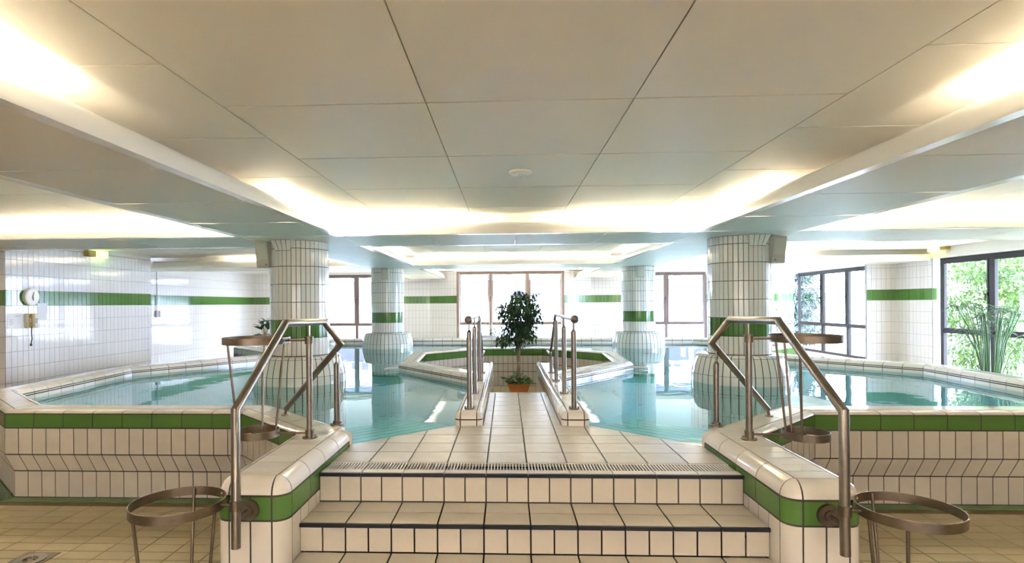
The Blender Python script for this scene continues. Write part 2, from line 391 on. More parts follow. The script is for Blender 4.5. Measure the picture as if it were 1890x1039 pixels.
# right: near window bay, tiled pier, set-back window
tiled_wall('wall_right', (8.9, 13.6), (8.9, 12.47), 0, 2.60, 10, depth=0.3)
tiled_wall('wall_right_reveal', (8.9, 12.46), (9.06, 12.46), 0, 2.60, 1, depth=0.1)
tiled_wall('wall_right_pier', (8.24, 13.60), (8.895, 13.60), 0, 2.66, 6, depth=0.06)
b = MB(); b.box(9.4, 9.62, 13.62, 15.0, 0, 2.6); b.build('wall_right_link', PLASTER, kind='structure')
# plaster bands over the windows (lintels)
def plaster(name, x0, x1, y0, y1, z0, z1): b = MB(); b.box(x0, x1, y0, y1, z0, z1); return b.build(name, PLASTER, kind='structure')
plaster('wall_right_lintel', 8.88, 9.3, 8.16, 13.9, 2.602, 2.9)
plaster('wall_right_far_lintel', 9.5, 9.9, 13.9, 19.8, 2.662, 2.9)
plaster('wall_right_pier_top', 8.24, 9.5, 13.59, 13.66, 2.662, 2.9)
plaster('wall_back_lintel', -9.2, 9.9, 19.45, 19.8, 2.802, 2.9)
plaster('wall_back_left_lintel', -6.84, -4.01, 19.46, 19.7, 2.742, 2.801)
plaster('wall_back_right_lintel', 4.01, 6.61, 19.46, 19.7, 2.742, 2.801)
plaster('wall_left_cornice', -8.3, -8.1, 8.72, 12.43, 2.737, 2.9)
plaster('wall_left_return_cornice', -10.2, -8.31, 8.72, 8.9, 2.737, 2.9)
# sills under windows
plaster('wall_back_sill', -1.79, 1.79, 19.05, 19.3, 0, 0.42)
plaster('wall_back_left_sill', -6.84, -4.01, 19.5, 19.7, 0, 0.30); plaster('wall_back_right_sill', 4.01, 6.61, 19.5, 19.7, 0, 0.30)
plaster('wall_right_sill', 8.93, 9.12, 8.2, 12.35, 0, 0.22); plaster('wall_right_far_sill', 9.55, 9.75, 15.0, 19.45, 0, 0.12)

WN = [0]
def window(p0, p1, z0, z1, mull, trans, fm, fw=0.075, handles=(), depth=0.08, gm=None):
    """window between plan points p0,p1 ; mull = fractions of mullions ; trans = height of the transom"""
    WN[0] += 1
    w = empty_structure('window_%d' % WN[0])
    u = V((p1[0] - p0[0], p1[1] - p0[1], 0)); L = u.length; u.normalize(); w.location = (p0[0], p0[1], 0); w.rotation_euler = (0, 0, math.atan2(u.y, u.x))
    b = MB(); d = depth
    b.bbox(0, L, -d / 2, d / 2, z1 - fw, z1); b.bbox(0, L, -d / 2, d / 2, z0, z0 + fw)
    b.bbox(0, fw, -d / 2, d / 2, z0 + fw, z1 - fw); b.bbox(L - fw, L, -d / 2, d / 2, z0 + fw, z1 - fw)
    b.build('window_frame', fm, w)
    xs = [fw / 2] + [L * m for m in mull] + [L - fw / 2]
    for m in mull:
        b = MB(); b.bbox(L * m - fw * .62, L * m + fw * .62, -d / 2 - .005, d / 2 + .005, z0 + fw, z1 - fw); b.build('mullion', fm, w)
    for i in range(len(xs) - 1):
        b = MB(); b.bbox(xs[i] + fw / 2 + .012, xs[i + 1] - fw / 2 - .012, -d / 2, d / 2, trans - fw * .45, trans + fw * .45); b.build('transom', fm, w)
        for (a, c) in ((z0 + fw, trans - fw * .45), (trans + fw * .45, z1 - fw)):
            xa, xb = xs[i] + fw / 2, xs[i + 1] - fw / 2
            b = MB(); b.box(xa, xb, -.004, .004, a, c); b.build('pane', gm or GLASS, w)
            if c > trans + .2:      # opening sash of the upper light
                b = MB(); e = .035
                b.box(xa + .012, xb - .012, -d / 2 - .012, -d / 2 + .03, c - e, c); b.box(xa + .012, xb - .012, -d / 2 - .012, -d / 2 + .03, a, a + e)
                b.box(xa + .012, xa + .012 + e, -d / 2 - .012, -d / 2 + .03, a + e, c - e); b.box(xb - .012 - e, xb - .012, -d / 2 - .012, -d / 2 + .03, a + e, c - e)
                b.build('sash', fm, w)
    for hx in handles:
        b = MB(); zz = (z1 + trans) / 2
        b.bbox(hx - .015, hx + .015, -d / 2 - .03, -d / 2, zz - .035, zz + .035); b.tube([(hx, -d / 2 - .04, zz), (hx, -d / 2 - .06, zz), (hx, -d / 2 - .06, zz - .13)], .011, 8)
        b.build('handle', BLACK, w)
    return w
window((-1.79, 19.1), (1.79, 19.1), 0.42, 2.80, (0.315, 0.665), 1.03, TFRAME, handles=(1.12,))
window((-6.84, 19.55), (-4.01, 19.55), 0.30, 2.74, (0.54,), 1.0, mat('brown_frame', (0.16, 0.12, 0.11), .4), handles=(1.50,))
window((4.01, 19.55), (6.61, 19.55), 0.30, 2.74, (0.485,), 1.0, MATS['brown_frame'], handles=(1.24,))
# right wall windows run away from the camera; local -y must face the room (towards -x) so travel towards +y... use p0 far -> p1 near
window((9.02, 12.36), (9.02, 8.2), 0.22, 2.60, (0.305, 0.61), 1.08, DFRAME, fw=0.085, handles=(1.2,))
mb = MB(); mb.box(9.0, 9.2, -6, 8.15, 0, 2.9); mb.build('wall_right_near', WALLB, kind='structure')
window((9.62, 19.42), (9.62, 15.0), 0.12, 2.66, (0.33, 0.625), 1.0, DFRAME, fw=0.08, handles=(1.4, 2.7))

window((6.0, -6.1), (-6.0, -6.1), 0.95, 2.5, (1 / 6, 2 / 6, 3 / 6, 4 / 6, 5 / 6), 1.4, DFRAME, gm=FILL_GLASS)  # unseen window added behind the viewer to light the stairs and pool walls

# ---- ceiling: upper panels, soffit beams with light coves
mb = MB(); mb.box(-10.4, 10.2, -6.2, 20, UP + 0.012, UP + 0.1)
ceiling = mb.build('ceiling', JOINT, kind='structure')
XC = [(-10.2, -3.45), (-2.2, 2.2), (3.45, 9.6)]          # coffer openings across
YC = [(-5.8, 6.95), (8.28, 12.5), (13.85, 19.5)]
def panel(name, x0, x1, y0, y1, z, th=0.012, m=PAINT, g=0.007, gx=None, gy=None):
    b = MB(); b.box(x0 + g / 2, x1 - g / 2, y0 + g, y1 - g, z, z + th); return b.build(name, m, ceiling)
def grid(a, b, n): return [a + (b - a) * i / n for i in range(n + 1)]
xb_c = [-2.75, -1.69, -0.56, 0.57, 1.69, 2.75]
xb_l = [-10.2, -8.4, -7.27, -6.14, -5.0, -3.0]; xb_r = [3.0, 5.0, 6.14, 7.27, 8.4, 9.9]
yb = {0: [-6, -4.9, -3.75, -2.62, -1.48, -0.35, 0.8, 1.95, 3.10, 4.235, 5.395, 6.50, 7.5], 1: [7.6, 8.75, 9.85, 10.95, 12.05, 13.1], 2: [13.1, 14.35, 15.5, 16.65, 17.8, 18.95, 19.6]}
for xb in (xb_c, xb_l, xb_r):
    for r in yb:
        for i in range(len(xb) - 1):
            yy = yb[r]
            if xb is xb_c and i in (0, 4) and r == 0: yy = [-6, -4.4, -3.2, -2.05, -0.9, 0.25, 1.4, 2.53, 3.68, 4.83, 5.95, 7.5]
            for j in range(len(yy) - 1): panel('border_panel' if i in (0, len(xb) - 2) else 'ceiling_panel', xb[i], xb[i + 1], yy[j], yy[j + 1], UP)
# soffit slabs
def soffit(x0, x1, y0, y1, n, along):
    for k in range(n):
        if along == 'y': panel('soffit_panel', x0, x1, y0 + (y1 - y0) * k / n, y0 + (y1 - y0) * (k + 1) / n, SOF, 0.02, g=0.008)
        else: panel('soffit_panel', x0 + (x1 - x0) * k / n, x0 + (x1 - x0) * (k + 1) / n, y0, y1, SOF, 0.02, g=0.008)
TR = 0.30
core = MB()
for (a, c) in ((-3.45, -2.2), (2.2, 3.45)):
    soffit(a, c, -5.9, 6.95, 11, 'y'); soffit(a, c, 6.95, 8.28, 1, 'y'); soffit(a, c, 8.28, 12.5, 4, 'y'); soffit(a, c, 12.5, 13.85, 1, 'y'); soffit(a, c, 13.85, 19.4, 5, 'y')
    core.box(a + TR, c - TR, -5.9, 19.4, SOF + 0.03, UP + .005)
for (y0, y1) in ((6.95, 8.28), (12.5, 13.85)):
    for (x0, x1, n) in ((-10.2 if y0 < 8 else -9.0, -3.45, 4), (-2.2, 2.2, 4), (3.45, 8.88, 4)):
        soffit(x0, x1, y0, y1, n, 'x')
        core.box(x0, x1, y0 + TR, y1 - TR, SOF + 0.03, UP + .005)
core.build('soffit_core', PAINT, ceiling)
# backing above the soffit slabs (dark joints)
# cove mouldings: profile (q outwards into the opening, z)
LIP = [(0.028, SOF - .004), (0.028, SOF + .014), (0.004, SOF + .016), (0.004, SOF + .03)] + [(0.004 - 0.045 * (1 - math.cos(t)), SOF + .03 + .115 * math.sin(t)) for t in [math.pi / 2 * i / 6 for i in range(1, 7)]] + [(-0.06, SOF + .140), (-0.06, SOF - .001)]
def lip(p0, p1, m0, m1, name='cove_moulding'):
    """straight moulding with mitre vectors m0,m1 pointing into the opening (per unit q)"""
    b = MB(); sweep_solid(b, [(V(p0), V(m0)), (V(p1), V(m1))], LIP[::-1]); return b.build(name, ENAMEL, ceiling, smooth=True)
def coffer(x0, x1, y0, y1, sides):
    """sides: which of l r n f carry a moulding"""
    fx = 1 if 'f' in sides else 0; nx = 1 if 'n' in sides else 0; lx = 1 if 'l' in sides else 0; rx = 1 if 'r' in sides else 0
    if lx: lip((x0, y0), (x0, y1), (1, nx), (1, -fx))
    if rx: lip((x1, y1), (x1, y0), (-1, -fx), (-1, nx))
    if fx: lip((x0, y1), (x1, y1), (lx, -1), (-rx, -1))
    if nx: lip((x1, y0), (x0, y0), (-rx, 1), (lx, 1))
coffer(-2.2, 2.2, -5.8, 6.95, 'lrf'); coffer(-10.2, -3.45, -5.8, 6.95, 'rf'); coffer(3.45, 8.88, -5.8, 6.95, 'lf')
coffer(-2.2, 2.2, 8.28, 12.5, 'lrfn'); coffer(-8.1, -3.45, 8.28, 12.5, 'rfn'); coffer(3.45, 8.88, 8.28, 12.5, 'lfn')
coffer(-2.2, 2.2, 13.85, 19.4, 'lrn'); coffer(-9.0, -3.45, 13.85, 19.4, 'rn'); coffer(3.45, 8.88, 13.85, 19.4, 'ln')
# tubes in the coves: area lights lying in the trough behind the moulding, shining up
def cove_tube(x, y, length, along, k=1.0, col=None):
    l = bpy.data.lights.new('cove_tube_light', 'AREA'); l.shape = 'RECTANGLE'; l.size = length; l.size_y = 0.06
    l.energy = TUBE_W * length / 1.5 * k; l.color = TUBE_COL if k >= 1 else (1.0, 0.94, 0.85)
    o = bpy.data.objects.new('cove_tube_light', l); C.objects.link(o)
    o.matrix_world = Matrix.Translation((x, y, SOF + 0.06)) @ Matrix.Rotation(math.pi, 4, 'X') @ Matrix.Rotation(0 if along == 'x' else math.pi / 2, 4, 'Z')
O = 0.17
KN, KB, KF = 1.5, 2.4, 0.45      # tubes over the steps, unseen ones added behind as fill, over the far bays
for s in (-1, 1):
    for yc, L_, k in ((-4.2, 1.7, KB), (-1.5, 1.7, KB), (1.55, 1.7, KN), (6.25, 1.2, KN)):
        cove_tube(s * (2.2 + O), yc + (.35 if s > 0 and 1 < yc < 2 else 0), L_, 'y', k); cove_tube(s * (3.45 - O), yc if yc < 5 else 5.6, 1.7, 'y', k)
    cove_tube(s * 1.45, 6.95 + O, 1.45, 'x', KN)
    for xc in (4.3, 6.0): cove_tube(s * xc, 6.95 + O, 1.6, 'x', KN)
    # second row
    for yc in (9.3, 11.4): cove_tube(s * (2.2 + O), yc, 1.6, 'y', KF); cove_tube(s * (3.45 - O), yc, 1.6, 'y', KF)
    cove_tube(s * 1.1, 12.5 + O, 1.9, 'x', KF); cove_tube(s * 1.1, 8.28 - O, 1.9, 'x', KF)
    cove_tube(s * 5.0, 12.5 + O, 2.6, 'x', KF); cove_tube(s * 4.6, 8.28 - O, 1.6, 'x', KF)
    for yc in (15.2, 17.8): cove_tube(s * (2.2 + O), yc, 1.6, 'y', KF); cove_tube(s * (3.45 - O), yc, 1.6, 'y', KF)
    cove_tube(s * 1.1, 13.85 - O, 1.9, 'x', KF); cove_tube(s * 4.6, 13.85 - O, 1.6, 'x', KF)

# ================================================================== POOL
# water-side outline (plan) ; left and right differ slightly, as in the photograph
INL = [(-1.285, 4.18), (-2.305, 5.20), (-4.47, 5.20), (-5.52, 6.08), (-5.74, 8.30), (-4.56, 10.06), (-4.25, 10.9), (-5.9, 12.6), (-5.9, 13.8), (-4.7, 15.0)]
INR = [(1.285, 4.18), (2.305, 5.20), (4.47, 5.20), (5.72, 6.25), (5.85, 8.44), (4.58, 10.02), (4.25, 10.9), (5.9, 12.6), (5.9, 13.8), (4.7, 15.0)]
WELL = [(0.578, 7.37), (1.85, 8.98), (1.95, 10.75), (0.75, 12.1), (-0.75, 12.1), (-1.95, 10.75), (-1.85, 8.98), (-0.578, 7.37)]   # water side of the dry well
outline = [INR[0]] + INR[1:] + INL[:0:-1] + [INL[0], (-0.565, 4.85)] + WELL[::-1] + [(0.565, 4.85)]
mb = MB(); n = len(outline)
mb.add([(x, y, WATER) for x, y in outline], [tuple(range(n))])
water = mb.build('water', WATERM); tag(water, 'turquoise pool water lying level with the tiled deck', 'water', kind='stuff')
mb = MB(); mb.add([(x, y, 0.03) for x, y in outline] + [(x, y, WATER - .005) for x, y in outline], [tuple(range(n))] + [(i, n + i, n + (i + 1) % n, (i + 1) % n) for i in range(n)])
basin = mb.build('pool_basin', AQUA, floor)
W = 0.33
def kerb_profiles(bz=0.767):
    return (arcprof(0, bz, 0.075, TOP), [(0.075, TOP), (W - 0.075, TOP)], arcprof_r(W - 0.075, TOP, W, 0.74))
def core_profile(bz, w, r, bz2, lower):
    a = [(q + .002, z - .002) for q, z in arcprof(0, bz, r, TOP)]; b = [(q - .002, z - .002) for q, z in arcprof_r(w - r, TOP, w, bz2)]
    return lower + a + b + [(w - .003, 0.0)]
CORE = core_profile(0.767, W, 0.075, 0.74, [(0.003, 0.0)])
COREF = core_profile(0.767, W, 0.075, 0.74, [(0.073, 0.0), (0.073, 0.24), (0.003, 0.405)])
def pool_surround(inner, side):
    label = {'l': 'cream and green tiled pool surround in front of the phone wall', 'r': 'cream and green tiled pool surround beside the leafy garden windows'}[side]
    t = thing('pool_surround', label, 'pool edge')
    path = inner if side == 'l' else inner[::-1]
    # travel so that the water lies on the LEFT of travel: right list reversed?  left list goes away from camera with water on its right -> reverse
    path = inner[::-1] if side == 'l' else inner
    ist = stations(path)
    # outer stations: shift outwards by W
    sts = [(p - m * W, m) for p, m in ist]
    nseg = len(sts) - 1
    outp, topp, inp = kerb_profiles()
    core = MB(); front_i = {}
    for i in range(nseg):
        a, b = sts[i], sts[i + 1]
        k = (nseg - 1 - i) if side == 'l' else i          # index counted from the stairs
        near = k <= 4
        prof = COREF if k <= 2 else CORE
        sweep_solid(core, [a, b], prof[::-1])
        jm = None if near else MB()
        run_tiles(t, 'kerb_tile', a, b, outp, WHITE, M, mb=jm); run_tiles(t, 'kerb_tile', a, b, inp, WHITE, M, mb=jm)
        if k != 0: run_tiles(t, 'cap_tile', a, b, topp, WHITE, M, mb=jm)
        if k != 0:
            run_tiles(t, 'rim_tile', a, b, [(W, 0.738), (W, 0.718)], WHITE, M, mb=jm)
            run_tiles(t, 'waterline_tile', a, b, [(W, 0.714), (W, 0.60)], WHITE, M, mb=jm)
        if jm is not None and jm.v: jm.build('kerb_tile_run', WHITE, t, kind='stuff')
        if k <= 2 or k in (5, 6):
            jg = MB() if k > 2 else None
            run_tiles(t, 'green_tile', a, b, [(0, 0.642), (0, 0.767)], GREEN, M, mb=jg)
            if jg is not None: jg.build('green_tile_run', GREEN, t, kind='stuff')
        if k <= 2:
            run_tiles(t, 'wall_tile', a, b, [(0, 0.407), (0, 0.640)], RISER, M / 2)
            run_tiles(t, 'splay_tile', a, b, [(0.07, 0.242), (0, 0.405)], RISER, M / 2)
            run_tiles(t, 'plinth_tile', a, b, [(0.07, 0.005), (0.07, 0.240)], RISER, M / 2)
            run_tiles(t, 'floor_edge_tile', (a[0] - a[1] * 0.05, a[1]), (b[0] - b[1] * 0.05, b[1]), [(0.0, 0.003), (0.115, 0.006)], GREEN, M)
    core.build('wall_core', GROUT, t)
    # wide top of the diagonal next to the stairs: two rows of flat tiles
    a, b = (sts[-2], sts[-1]) if side == 'l' else (sts[0], sts[1])
    run_tiles(t, 'cap_tile', a, b, topp, WHITE, M)
    run_tiles(t, 'waterline_tile', a, b, [(W, 0.738), (W, 0.62)], WHITE, M)
    # glazed end piece where the slanting kerb meets the parapet
    e0, e1 = (sts[-1], sts[-2]) if side == 'l' else (sts[0], sts[1]); dd = (e0[0] - e1[0]).normalized() * .012
    mb = MB(); pe = [(0.05, 0.5)] + [(q, z) for q, z in outp if q > .05] + [(W - .075, TOP)] + inp + [(W, 0.5)]
    sweep_solid(mb, [e0, (e0[0] + dd, e0[1])], pe[::-1]); mb.build('kerb_end_tile', WHITE, t, smooth=True)
    return t
pool_surround(INL, 'l'); pool_surround(INR, 'r')
# far edge of the pool
t = thing('pool_edge', 'low white tiled kerb closing the pool below the back windows', 'pool edge')
a, b_ = [(p - m * W, m) for p, m in stations([INR[-1], INL[-1]])]
outp, topp, inp = kerb_profiles(); core = MB(); sweep_solid(core, [a, b_], CORE[::-1]); core.build('wall_core', GROUT, t)
for nm, pr in (('kerb_tile', inp), ('cap_tile', topp), ('rim_tile', [(W, 0.738), (W, 0.718)]), ('waterline_tile', [(W, 0.714), (W, 0.60)])): run_tiles(t, nm, a, b_, pr, WHITE, M)

# ---- sunken octagonal well in the middle
t = thing('well_kerb', 'octagonal tiled kerb with a green band around the sunken middle', 'kerb')
WK = 0.30
ws = stations(WELL)            # water on the right: offset left = into the well
wp_out = arcprof(0, 0.735, 0.075, TOP); wp_top = [(0.075, TOP), (WK - .075, TOP)]; wp_in = arcprof_r(WK - .075, TOP, WK, 0.767)
WCORE = core_profile(0.735, WK, 0.075, 0.767, [(0.003, 0.0)])
core = MB()
sweep_solid(core, ws, WCORE[::-1]); core.build('wall_core', GROUT, t)
for i in range(len(ws) - 1):
    a, b_ = ws[i], ws[i + 1]
    run_tiles(t, 'kerb_tile', a, b_, wp_out, WHITE, M); run_tiles(t, 'cap_tile', a, b_, wp_top, WHITE, M); run_tiles(t, 'kerb_tile', a, b_, wp_in, WHITE, M)
    run_tiles(t, 'rim_tile', a, b_, [(0, 0.713), (0, 0.733)], WHITE, M); run_tiles(t, 'waterline_tile', a, b_, [(0, 0.60), (0, 0.71)], WHITE, M)
    run_tiles(t, 'green_tile', a, b_, [(WK, 0.765), (WK, 0.642)], GREEN, M)
    for (zt, zb) in ((0.640, 0.471), (0.469, 0.305), (0.303, 0.008)): run_tiles(t, 'wall_tile', a, b_, [(WK, zt), (WK, zb)], RISER, M / 2)
# floor of the well
wi = [(p + m * WK) for p, m in ws]
mb = MB(); mb.prism([(p.x, p.y) for p in wi], -0.004, 0.006); mb.build('well_floor', FLOORB, floor)
for s in (-1, 1):
    mb = MB(); mb.tube([(s * 1.86, 9.02, 0.70), (s * 2.0, 8.95, 0.70), (s * 2.06, 8.9, 0.69)], 0.02, 10)
    sp = mb.build('water_spout', ENAMEL, smooth=True)
    tag(sp, 'small white water spout at the %s corner of the octagonal kerb' % ('left-hand' if s < 0 else 'right-hand'), 'spout', 'water spouts on the octagonal kerb')

# ---- bridge walls
for s in (-1, 1):
    t = thing('bridge_wall', 'low rounded white tiled wall along the %s edge of the walkway' % ('left' if s < 0 else 'right'), 'low wall', 'low walls along the walkway')
    xi, xo, yf, ye = 0.335, 0.575, 4.83, 9.0
    r = 0.05
    # perimeter path, wall interior on the left of travel
    def arc(cx, cy, a0, a1, k=4): return [(V((cx + r * math.cos(a0 + (a1 - a0) * i / k), cy + r * math.sin(a0 + (a1 - a0) * i / k))), -V((math.cos(a0 + (a1 - a0) * i / k), math.sin(a0 + (a1 - a0) * i / k)))) for i in range(k + 1)]
    if s > 0:   # travel: outer side towards camera?  interior left: go (xi,ye)->(xi,yf) has left = +x  (direction -y, left = +x)
        A = (V((xi, ye)), V((1, 0))); c1 = arc(xi + r, yf + r, math.pi, 1.5 * math.pi); c2 = arc(xo - r, yf + r, 1.5 * math.pi, 2 * math.pi); B = (V((xo, 7.42)), V((-1, 0)))
    else:
        A = (V((-xo, 7.42)), V((1, 0))); c1 = arc(-xo + r, yf + r, math.pi, 1.5 * math.pi); c2 = arc(-xi - r, yf + r, 1.5 * math.pi, 2 * math.pi); B = (V((-xi, ye)), V((-1, 0)))
    bp = arcprof(0, 0.732, r, TOP, 5); lo = [(0, 0.60), (0, 0.730)]
    for (a, b2) in ((A, c1[0]), (c2[-1], B)):
        run_tiles(t, 'kerb_tile', a, b2, bp, WHITE, M); run_tiles(t, 'face_tile', a, b2, lo, WHITE, M)
    ia, ib = (A, c1[0]) if s > 0 else (c2[-1], B)
    for pr in ((.02, .305), (.307, .598)): run_tiles(t, 'face_tile', ia, ib, [(0, pr[0]), (0, pr[1])], RISER, M / 2)
    for cc in (c1, c2): sweep_tile(t, 'corner_tile', cc, bp, WHITE); sweep_tile(t, 'corner_tile', cc, lo, WHITE)
    run_tiles(t, 'face_tile', c1[-1], c2[0], bp, WHITE, M); run_tiles(t, 'face_tile', c1[-1], c2[0], lo, WHITE, M)
    x0, x1 = (xi, xo) if s > 0 else (-xo, -xi)
    tiles(t, 'cap_tile', (x0 + r, yf + r, TOP - .004), (1, 0, 0), (0, 1, 0), [(0, i * M, x1 - x0 - 2 * r, M) for i in range(15)], WHITE)
    mb = MB(); mb.box(x0 + .02, x1 - .02, yf + .02, ye, 0, 0.735); mb.box(x0 + r - .01, x1 - r + .01, yf + r - .01, ye, 0.735, TOP - .004)
    sweep_solid(mb, [A] + c1 + c2 + [B], ([(.003, 0.0)] + [(q + .002, z - .002) for q, z in bp] + [(r, 0.0)])[::-1]); mb.build('wall_core', GROUT, t)

# ---- deck between the stairs and the bridge
deck = thing('deck', 'beige tiled deck and walkway at water level above the stairs', 'deck')
mb = MB()
dk = [(-1.285, 3.712), (1.285, 3.712), (1.285, 4.18), (0.565, 4.85), (-0.565, 4.85), (-1.285, 4.18)]
mb.prism(dk, 0.0, DECK - .004); mb.box(-.335, .335, 4.85, 6.65, 0, DECK - .004); mb.build('deck_base', GROUT, deck)
xs = [M * i for i in range(-5, 6)]; ys = [3.715 + M * i for i in range(13)]
floor_tiles(deck, 'tile', [(-1.283, 3.7), (1.283, 3.7), (1.283, 4.18), (0.57, 4.845), (-0.57, 4.845), (-1.283, 4.18)], xs, ys, DECK, DECKT)
floor_tiles(deck, 'tile', [(-.333, 4.851), (.333, 4.851), (.333, 6.65), (-.333, 6.65)], [-.333, -.26, 0, .26, .333], ys, DECK, DECKT)
well_st = thing('sunken_steps', 'short tiled steps going down from the walkway into the well', 'stairs')
for k in range(3):
    mb = MB(); mb.bbox(-.33, .33, 6.655 + .3 * k, 6.955 + .3 * k, 0.007, DECK - .17 * (k + 1), .004); mb.build('step', RISER, well_st)
# submerged ledge of ribbed strips along both slanting deck edges
for s in (-1, 1):
    a, b_ = V((s * 1.285, 4.18)), V((s * 0.575, 4.84)); d = (b_ - a); nrm = V((d.y, -d.x)).normalized()
    if nrm.y < 0: nrm = -nrm
    for k in range(7):
        z = WATER - 0.010 - 0.005 * k; p, q = a + nrm * (0.115 * k), b_ + nrm * (0.115 * k)
        ext = d.normalized() * 0.10 * k
        mb = MB(); e = 0.03
        poly = [p + nrm * e, q + nrm * e, q + nrm * 0.115, p + nrm * 0.115]
        poly = [(v.x, v.y) for v in poly]
        if s < 0: poly = poly[::-1]
        mb.prism(poly[::-1], 0.05, z)
        mb.build('ledge_strip', AQUA, basin)
        mb = MB(); poly = [p + nrm * 0.0, q + nrm * 0.0, q + nrm * (e), p + nrm * (e)]; poly = [(v.x, v.y) for v in poly]
        if s < 0: poly = poly[::-1]
        mb.prism(poly[::-1], 0.05, z - .002); mb.build('ledge_joint', mat('ledge_groove', (0.02, 0.10, 0.11), .6), basin)

# ---- stairs
st = thing('staircase', 'broad cream tiled stairs with dark nosings rising to the pool deck', 'stairs')
HX = 1.29
STEP = [(3.47, DECK, 0.50), (3.13, 0.50, 0.335), (2.79, 0.335, 0.168), (2.45, 0.168, 0.0)]     # nosing Y, tread z, lower z
for k, (yn, zt, zb) in enumerate(STEP):
    yb_ = 3.308 if k == 0 else STEP[k - 1][0] + .02
    mb = MB(); hx = HX if k < 2 else 1.285
    mb.box(-hx, hx, yn + .012, yb_ + .4, max(zb - .02, 0.0), zt - (.06 if k == 0 else .004))
    if k == 0: mb.box(-hx, hx, yn + .012, 3.54, DECK - .06, DECK - .024); stp = mb.build('step', GROUT, st)
    tiles(stp, 'riser_tile', (-HX, yn + .012, 0), (1, 0, 0), (0, 0, 1), [(i * 2 * HX / 20, zb + .002, 2 * HX / 20, zt - .022 - zb) for i in range(20)], RISER, gap=.008)
    if k > 0:
        dtr = STEP[k - 1][0] + .012 - yn - .01
        tiles(stp, 'tread_tile', (-HX, yn + .01, zt - .004), (1, 0, 0), (0, 1, 0), [(i * 2 * HX / 10, j * dtr / 2, 2 * HX / 10, dtr / 2) for i in range(10) for j in range(2)], RISER, gap=.008)
    for i in range(10):
        b = MB(); b.bbox(-HX + i * .258 + .002, -HX + (i + 1) * .258 - .002, yn - .008, yn + .012, zt - .022, zt, .003); b.build('nosing_strip', DARKN, stp)
# overflow grate at the head of the stairs
gr = thing('drain_grate', 'long slotted grey drain grate along the top step', 'drain grate')
gr.location = (0, 0, 0)
b = MB(); b.box(-1.285, 1.285, 3.545, 3.70, DECK - .05, DECK - .03); b.build('channel', BLACK, gr)
for i in range(10):
    x0 = -1.285 + i * .257
    b = MB(); b.bbox(x0 + .001, x0 + .256, 3.482, 3.552, DECK - .02, DECK + .001, .003); b.box(x0 + .001, x0 + .256, 3.694, 3.708, DECK - .02, DECK)
    for j in range(13):
        xx = x0 + .006 + j * .0195
        b.box(xx, xx + .0075, 3.55, 3.697, DECK - .022, DECK - .001)
    b.build('grate_section', GRATE, gr)

# ---- stair side walls with green band
for s in (-1, 1):
    t = thing('stair_wall', 'rounded cream tiled parapet with green band on the %s side of the stairs' % ('left' if s < 0 else 'right'), 'low wall', 'parapets flanking the stairs')
    xi, xo, yf, yi, yo, r = 1.29, 1.68, 2.95, 4.17, 4.05, 0.08
    def arc(cx, cy, a0, a1, k=5): return [(V((cx + r * math.cos(a0 + (a1 - a0) * i / k), cy + r * math.sin(a0 + (a1 - a0) * i / k))), -V((math.cos(a0 + (a1 - a0) * i / k), math.sin(a0 + (a1 - a0) * i / k)))) for i in range(k + 1)]
    if s > 0:
        A = (V((xi, yi)), V((1, 0))); c1 = arc(xi + r, yf + r, math.pi, 1.5 * math.pi); c2 = arc(xo - r, yf + r, 1.5 * math.pi, 2 * math.pi); B = (V((xo, yo)), V((-1, 0)))
    else:
        A = (V((-xo, yo)), V((1, 0))); c1 = arc(-xo + r, yf + r, math.pi, 1.5 * math.pi); c2 = arc(-xi - r, yf + r, 1.5 * math.pi, 2 * math.pi); B = (V((-xi, yi)), V((-1, 0)))
    bp = arcprof(0, 0.71, r, TOP, 6); gb = [(0, 0.58), (0, 0.708)]
    rows = [(0.32, 0.578), (0.06, 0.318)]
    for (a, b2) in ((A, c1[0]), (c2[-1], B)):
        run_tiles(t, 'kerb_tile', a, b2, bp, WHITE, M); run_tiles(t, 'green_tile', a, b2, gb, GREEN, M)
        for pr in rows: run_tiles(t, 'face_tile', a, b2, [(0, pr[0]), (0, pr[1])], WHITE, M / 2)
    for cc in (c1, c2):
        sweep_tile(t, 'corner_tile', cc, bp, WHITE); sweep_tile(t, 'green_tile', cc, gb, GREEN)
        for pr in rows: sweep_tile(t, 'corner_tile', cc, [(0, pr[0]), (0, pr[1])], WHITE)
    sweep_tile(t, 'face_tile', [c1[-1], c2[0]], bp, WHITE)
    run_tiles(t, 'green_tile', c1[-1], c2[0], gb, GREEN, M / 2)
    for pr in rows: run_tiles(t, 'face_tile', c1[-1], c2[0], [(0, pr[0]), (0, pr[1])], WHITE, M / 2)
    x0, x1 = (xi, xo) if s > 0 else (-xo, -xi)
    tiles(t, 'cap_tile', (x0 + r, yf + r, TOP - .004), (1, 0, 0), (0, 1, 0), [(0, i * M / 2, x1 - x0 - 2 * r, M / 2) for i in range(8)], WHITE, gap=.008)
    mb = MB()
    q = [c[0] + c[1] * .02 for c in [A] + c1 + c2 + [B]]
    mb.prism([(p.x, p.y) for p in q], 0, 0.71)
    mb.box(x0 + r - .01, x1 - r + .01, yf + r - .01, yo, 0.70, TOP - .004)
    sweep_solid(mb, [A] + c1 + c2 + [B], ([(.003, 0.0)] + [(q_ + .002, z - .002) for q_, z in bp] + [(r, 0.0)])[::-1])
    mb.build('wall_core', GROUT, t)
    # triangular top between parapet and the slanting kerb
    mb = MB(); tri = [(s * 1.37, 4.07), (s * 1.62, 4.07), (s * 1.40, 4.26), (s * 1.34, 4.2)]
    if s < 0: tri = tri[::-1]
    mb.prism(tri, 0.0, TOP - .001); mb.build('corner_tile', WHITE, t)

